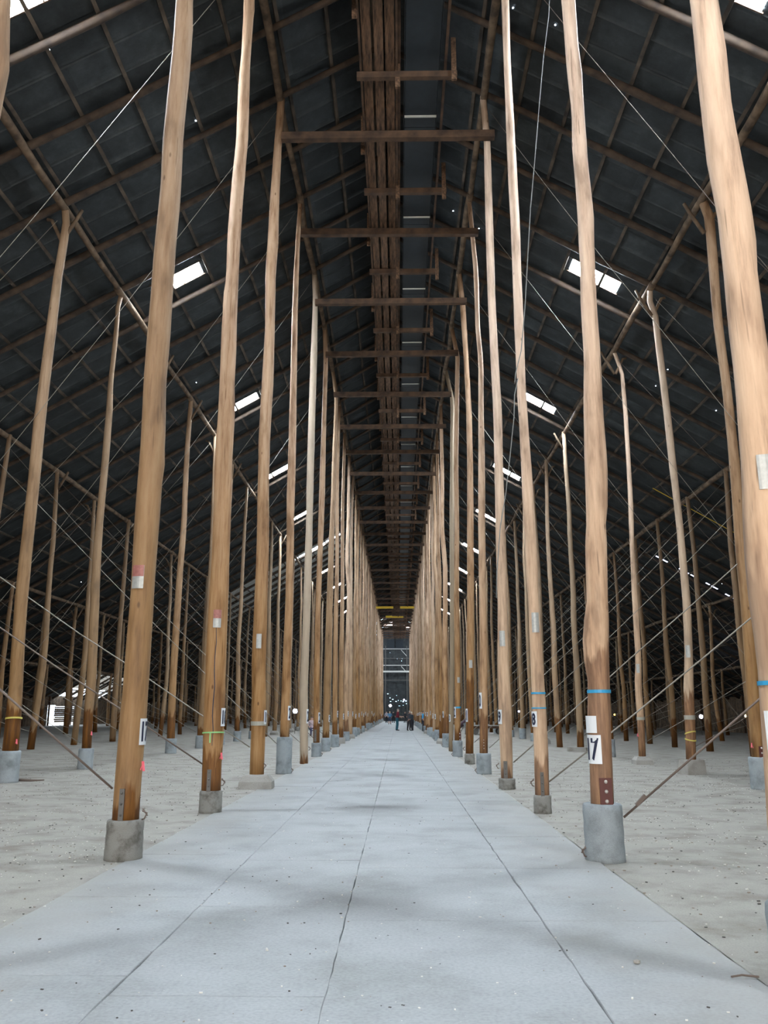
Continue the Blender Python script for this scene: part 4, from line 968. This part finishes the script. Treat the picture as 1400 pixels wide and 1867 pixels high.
# ------------------------------------------------------------------ people
def person(px, feet, label, h=1.7, head=0, top=(.1, .1, .1), bot=(.05, .05, .06), hair=(.4, .38, .36), lean=0, arms=(0.2, 0.2), skirt=False, sit=False, g=None, bag=None, yy=None):
    x, y = ground_at(px, feet)
    if yy: y = yy; x = unproj(px, feet, y)[0]
    gz = groundH(x); root = empty('person', (x, y, gz), head); tag(root, label, 'person', g)
    k = h / 1.75
    V = []; E_ = []; R = []; P = []
    def add(p, r, par=None, tagm=0):
        V.append(Vector((p[0] * 1.12, p[1], p[2])) * k); R.append(r * k * 1.3); P.append(tagm)
        if par is not None: E_.append((par, len(V) - 1))
        return len(V) - 1
    L = lean; hipz = .95 if not sit else .5
    pel = add((0, 0, hipz), .125, None, 1); be = add((0, -.02 * 1 - L * .3, hipz + .17), .125, pel); ch = add((0, -.03 - L * .7, hipz + .36), .135, be)
    sh = add((0, -.02 - L, hipz + .48), .085, ch); ne = add((0, -.03 - L * 1.1, hipz + .56), .05, sh, 3)
    hd = add((0, -.05 - L * 1.25, hipz + .66), .082, ne, 3); ht = add((0, -.03 - L * 1.3, hipz + .76), .07, hd, 3)
    hands = []
    for s_, ar in ((-1, arms[0]), (1, arms[1])):
        so = add((s_ * .18, -.02 - L, hipz + .45), .06, sh); el = add((s_ * .25, .02 - L * .8 - ar * .12, hipz + .17), .045, so)
        wr = add((s_ * .23, -.03 - L * .7 - ar * .55, hipz - .07 + ar * .33), .03, el, 3); ha = add((s_ * .22, -.06 - L * .7 - ar * .66, hipz - .13 + ar * .38), .034, wr, 3)
        hands.append(V[ha].copy())
        hp = add((s_ * .10, 0, hipz - .07), .10, pel, 1)
        if sit: kn = add((s_ * .12, -.42, .52), .07, hp, 1); an = add((s_ * .12, -.44, .1), .045, kn, 1)
        else: kn = add((s_ * .11, -.02 + s_ * .03, .50), .068 if not skirt else .1, hp, 1); an = add((s_ * .11, .03 + s_ * .05, .1), .045, kn, 1 if not skirt else 3)
        hl = add((V[an].x / k, V[an].y / k + .01, .045), .045, an, 2); to = add((V[an].x / k + s_ * .02, V[an].y / k - .18, .035), .036, hl, 2)
    me = bpy.data.meshes.new('b'); me.from_pydata([tuple(v) for v in V], E_, []); o = bpy.data.objects.new('b', me); C.objects.link(o)
    md = o.modifiers.new('s', 'SKIN'); 
    for q, d in enumerate(me.skin_vertices[0].data): d.radius = (R[q], R[q] * (.8 if q in (pel, be, ch) else 1)); d.use_root = (q == 0)
    sb = o.modifiers.new('u', 'SUBSURF'); sb.levels = 1; sb.render_levels = 1
    dg = bpy.context.evaluated_depsgraph_get(); ev = o.evaluated_get(dg); bm = bpy.data.meshes.new_from_object(ev); bpy.data.objects.remove(o)
    m = MB(); m.v = [tuple(v.co) for v in bm.vertices]; m.f = [tuple(p.vertices) for p in bm.polygons]
    # colour each face by its nearest bone
    for p in bm.polygons:
        c = p.center; best = 9; bt = 0
        for (a, b) in E_:
            va, vb = V[a], V[b]; d = vb - va; t = max(0, min(1, (c - va).dot(d) / d.length_squared)); dd = (c - va - d * t).length
            if dd < best: best = dd; bt = P[b] if t > .25 or P[a] == P[b] else P[a]
        m.m.append(bt)
    hx = V[hd]
    m.ball((hx.x, hx.y - .085 * k, hx.z - .005), (.013 * k, .02 * k, .018 * k), 6, 3)
    for s_ in (-1, 1):
        m.ball((hx.x + s_ * .03 * k, hx.y - .075 * k, hx.z + .02 * k), .01 * k, 6, 2); m.ball((hx.x + s_ * .082 * k, hx.y, hx.z), (.012 * k, .02 * k, .03 * k), 6, 3)
    for q, hv in enumerate(hands):
        for fgr in range(4):
            b0 = hv + Vector(((fgr - 1.5) * .017, -.01, -.01)) * k; ln = (.06, .075, .07, .055)[fgr]
            m.tube([b0, b0 + Vector((0, -.015, -ln * .6)) * k, b0 + Vector((0, -.035, -ln)) * k], .0085 * k, 5, 3)
        m.tube([hv, hv + Vector(((.035 if q == 0 else -.035), -.02, -.03)) * k], .01 * k, 5, 3)
    mats = [flat('top_cloth', top, .9), flat('leg_cloth', bot, .9), flat('shoe', (.03, .03, .03), .6), flat('skin', (.50, .30, .22), .6)]
    m.build('body', mats, root, True)
    hm_ = MB(); hm_.ball((hx.x, hx.y + .02 * k, hx.z + .045 * k), (.088 * k, .095 * k, .095 * k), 12); hm_.build('hair', flat('hair', hair, .8), root, True)
    if skirt:
        s2 = MB(); s2.lathe((0, 0, 0), [(.2 * k, .5 * k), (.17 * k, .8 * k), (.13 * k, 1.0 * k)], 14); s2.build('skirt', mats[1], root, True)
    if bag:
        b2 = MB(); b2.box((hands[bag[0]].x, hands[bag[0]].y - .02, hands[bag[0]].z - .2), (.12, .3, .22)); b2.tube([(hands[bag[0]].x, hands[bag[0]].y - .1, hands[bag[0]].z - .1), (hands[bag[0]].x, hands[bag[0]].y, hands[bag[0]].z), (hands[bag[0]].x, hands[bag[0]].y + .08, hands[bag[0]].z - .1)], .01, 5)
        bb = b2.build('handbag', flat('bag_leather', (.02, .02, .025), .5), None); bb.location = root.location; bb.rotation_euler = root.rotation_euler
        tag(bb, 'dark bag held by the person in the maroon top', 'bag')
    return root
person(724, 1332, 'person in a maroon jumper and teal trousers standing in mid aisle facing right', 1.88, pi / 2, (.17, .012, .025), (.02, .11, .15), (.30, .27, .23), .03, (.7, .5), bag=(0, ))
person(745.5, 1332, 'person in a dark grey coat, left one of the near pair right of centre', 1.72, 2.2, (.075, .065, .075), (.05, .045, .05), (.45, .42, .38), .05, (.3, .4))
person(751.5, 1332.3, 'person in a dark teal coat with pale hair, nearest of the right pair', 1.62, -2.3, (.035, .05, .065), (.02, .02, .03), (.75, .68, .50), .06, (.5, .3))
person(692, 1317.5, 'person in a white top and dark shorts walking near the left row', 1.7, .3, (.75, .74, .76), (.03, .03, .04), (.18, .13, .1), .02, (.5, .2), skirt=True)
person(687, 1315, 'person in an orange top behind the one in white, far left of aisle', 1.65, .0, (.75, .14, .05), (.06, .03, .03), (.1, .07, .05))
person(704.5, 1318, 'person in a pale grey shirt and black trousers, leftmost of the far group', 1.75, .2, (.36, .36, .42), (.015, .015, .02), (.12, .1, .09))
person(710.5, 1320.5, 'person in a blue top and dark skirt within the far group', 1.72, pi, (.10, .30, .52), (.06, .08, .13), (.55, .42, .25), .0, (.3, .3), skirt=True)
person(717, 1318, 'person in a black jacket and black trousers right of the blue top', 1.78, 2.8, (.025, .03, .04), (.012, .012, .015), (.1, .08, .07))
person(738.5, 1318, 'person in black standing behind and between the near groups', 1.7, 3.0, (.02, .02, .028), (.015, .015, .02), (.3, .22, .16))
person(771.5, 1332, 'person in a bright light blue jacket half hidden at the right row', 1.7, 1.3, (.07, .36, .68), (.02, .02, .03), (.1, .08, .07), yy=72.4)
person(657, 1322, 'person in a pale hat and dark top half hidden behind the left row poles', 1.75, .6, (.06, .05, .06), (.08, .07, .12), (.75, .72, .66), yy=90)
# seated visitors by a bench on the left
bx, by = unproj(572, 1330, 56)[0], 56.0
ben = empty('bench', (bx, by, 0)); tag(ben, 'white topped trestle bench behind the left inner row', 'bench')
m = MB(); m.box((0, 0, .45), (1.8, .4, .05)); m.build('seat', M_PAPER, ben)
for a in (-.75, .75):
    m = MB(); m.beam((a, -.16, 0), (a, .1, .44), .04, .04); m.build('leg', M_STEEL, ben); m = MB(); m.beam((a, .16, 0), (a, -.1, .44), .04, .04); m.build('leg', M_STEEL, ben)
p = person(568, 1336, 'person in a pale pink top sitting on the bench at left', 1.65, .3, (.55, .42, .45), (.07, .07, .13), (.08, .06, .05), sit=True, yy=56.0, arms=(.6, .6))

# ------------------------------------------------------------------ old grain trolley on the right
ty = 62.0; tx = unproj(888, 1335, ty)[0]
tro = empty('grain_trolley', (tx, ty, 0)); tag(tro, 'low weathered timber trolley with dark wheels behind the right inner row', 'trolley')
for k in range(6):
    m = MB(); m.box((0, -.62 + k * .25, .62), (2.7, .235, .06)); m.build('deck_board', M_PLBLK, tro)
m = MB(); m.box((0, -.7, .5), (2.6, .08, .16)); m.box((0, .7, .5), (2.6, .08, .16)); m.build('frame', M_BEAM, tro)
for a in (-.9, .9):
    for b in (-.62, .62):
        m = MB(); m.tube([(a, b - .06, .24), (a, b + .06, .24)], .24, 16); m.build('wheel', M_STEEL, tro)
au = empty('auger', (tx - 1.25, ty - .4, 0)); tag(au, 'dusky purple auger frame standing at the left end of the trolley', 'machine')
MP = flat('dull_purple', (.10, .06, .085), .6)
m = MB(); m.tube([(-.9, 0, .55), (.3, 0, 1.45)], .09, 10); m.build('tube', MP, au, True)
m = MB(); m.lathe((-.8, 0, .42), [(.12, 0), (.34, .22), (.36, .28)], 14); m.build('hopper', MP, au)
for a, b in ((-.75, 0), (-.35, -.3), (-.35, .3)): m = MB(); m.beam((a, b, 0), (-.3, 0, 1.0), .04, .04); m.build('leg', M_STEEL, au)

# ------------------------------------------------------------------ floodlights far inside
def flood(px, py, Y, r, label, col=(.78, .74, 1.0), es=60, hot=False):
    X, H, t = unproj(px, py, Y); gz = groundH(X); root = empty('work_light', (X, Y, gz)); tag(root, label, 'lamp')
    m = MB(); m.box((0, .06, H - gz), (r * 2.6, .1, r * 2.4)); m.build('housing', M_STEEL, root)
    m = MB(); m.ball((0, 0, H - gz), (r, .03, r), 12); m.build('lens', flat('lamp_glow', (1, 1, 1), emit=col, es=es), root)
    m = MB(); m.tube([(0, .08, 0), (0, .08, H - gz - r)], .02, 6); m.build('stand', M_STEEL, root)
flood(538, 1296.5, 60, .15, 'bright white work light between the left poles', es=40)
flood(711.5, 1286.5, 150, .22, 'bright violet-white light low at the end of the aisle, left', es=25)
flood(736.5, 1275.8, 155, .13, 'smaller violet-white light at the end of the aisle, right', es=15)
flood(1278, 1306.5, 60, .13, 'white work light between the poles at far right', es=30)
flood(1360, 1305.5, 58, .10, 'warm light low at the right edge, left of its pair', (1, .75, .4), 12)
flood(1366, 1305.5, 58, .08, 'warm light low at the right edge, right of its pair', (1, .8, .6), 12)
flood(1120.5, 1303, 80, .09, 'small amber light right of pole 17', (1, .6, .12), 5)
flood(946, 1297, 90, .10, 'small blue-white light between poles 18 and 19', (.6, .6, 1), 8)
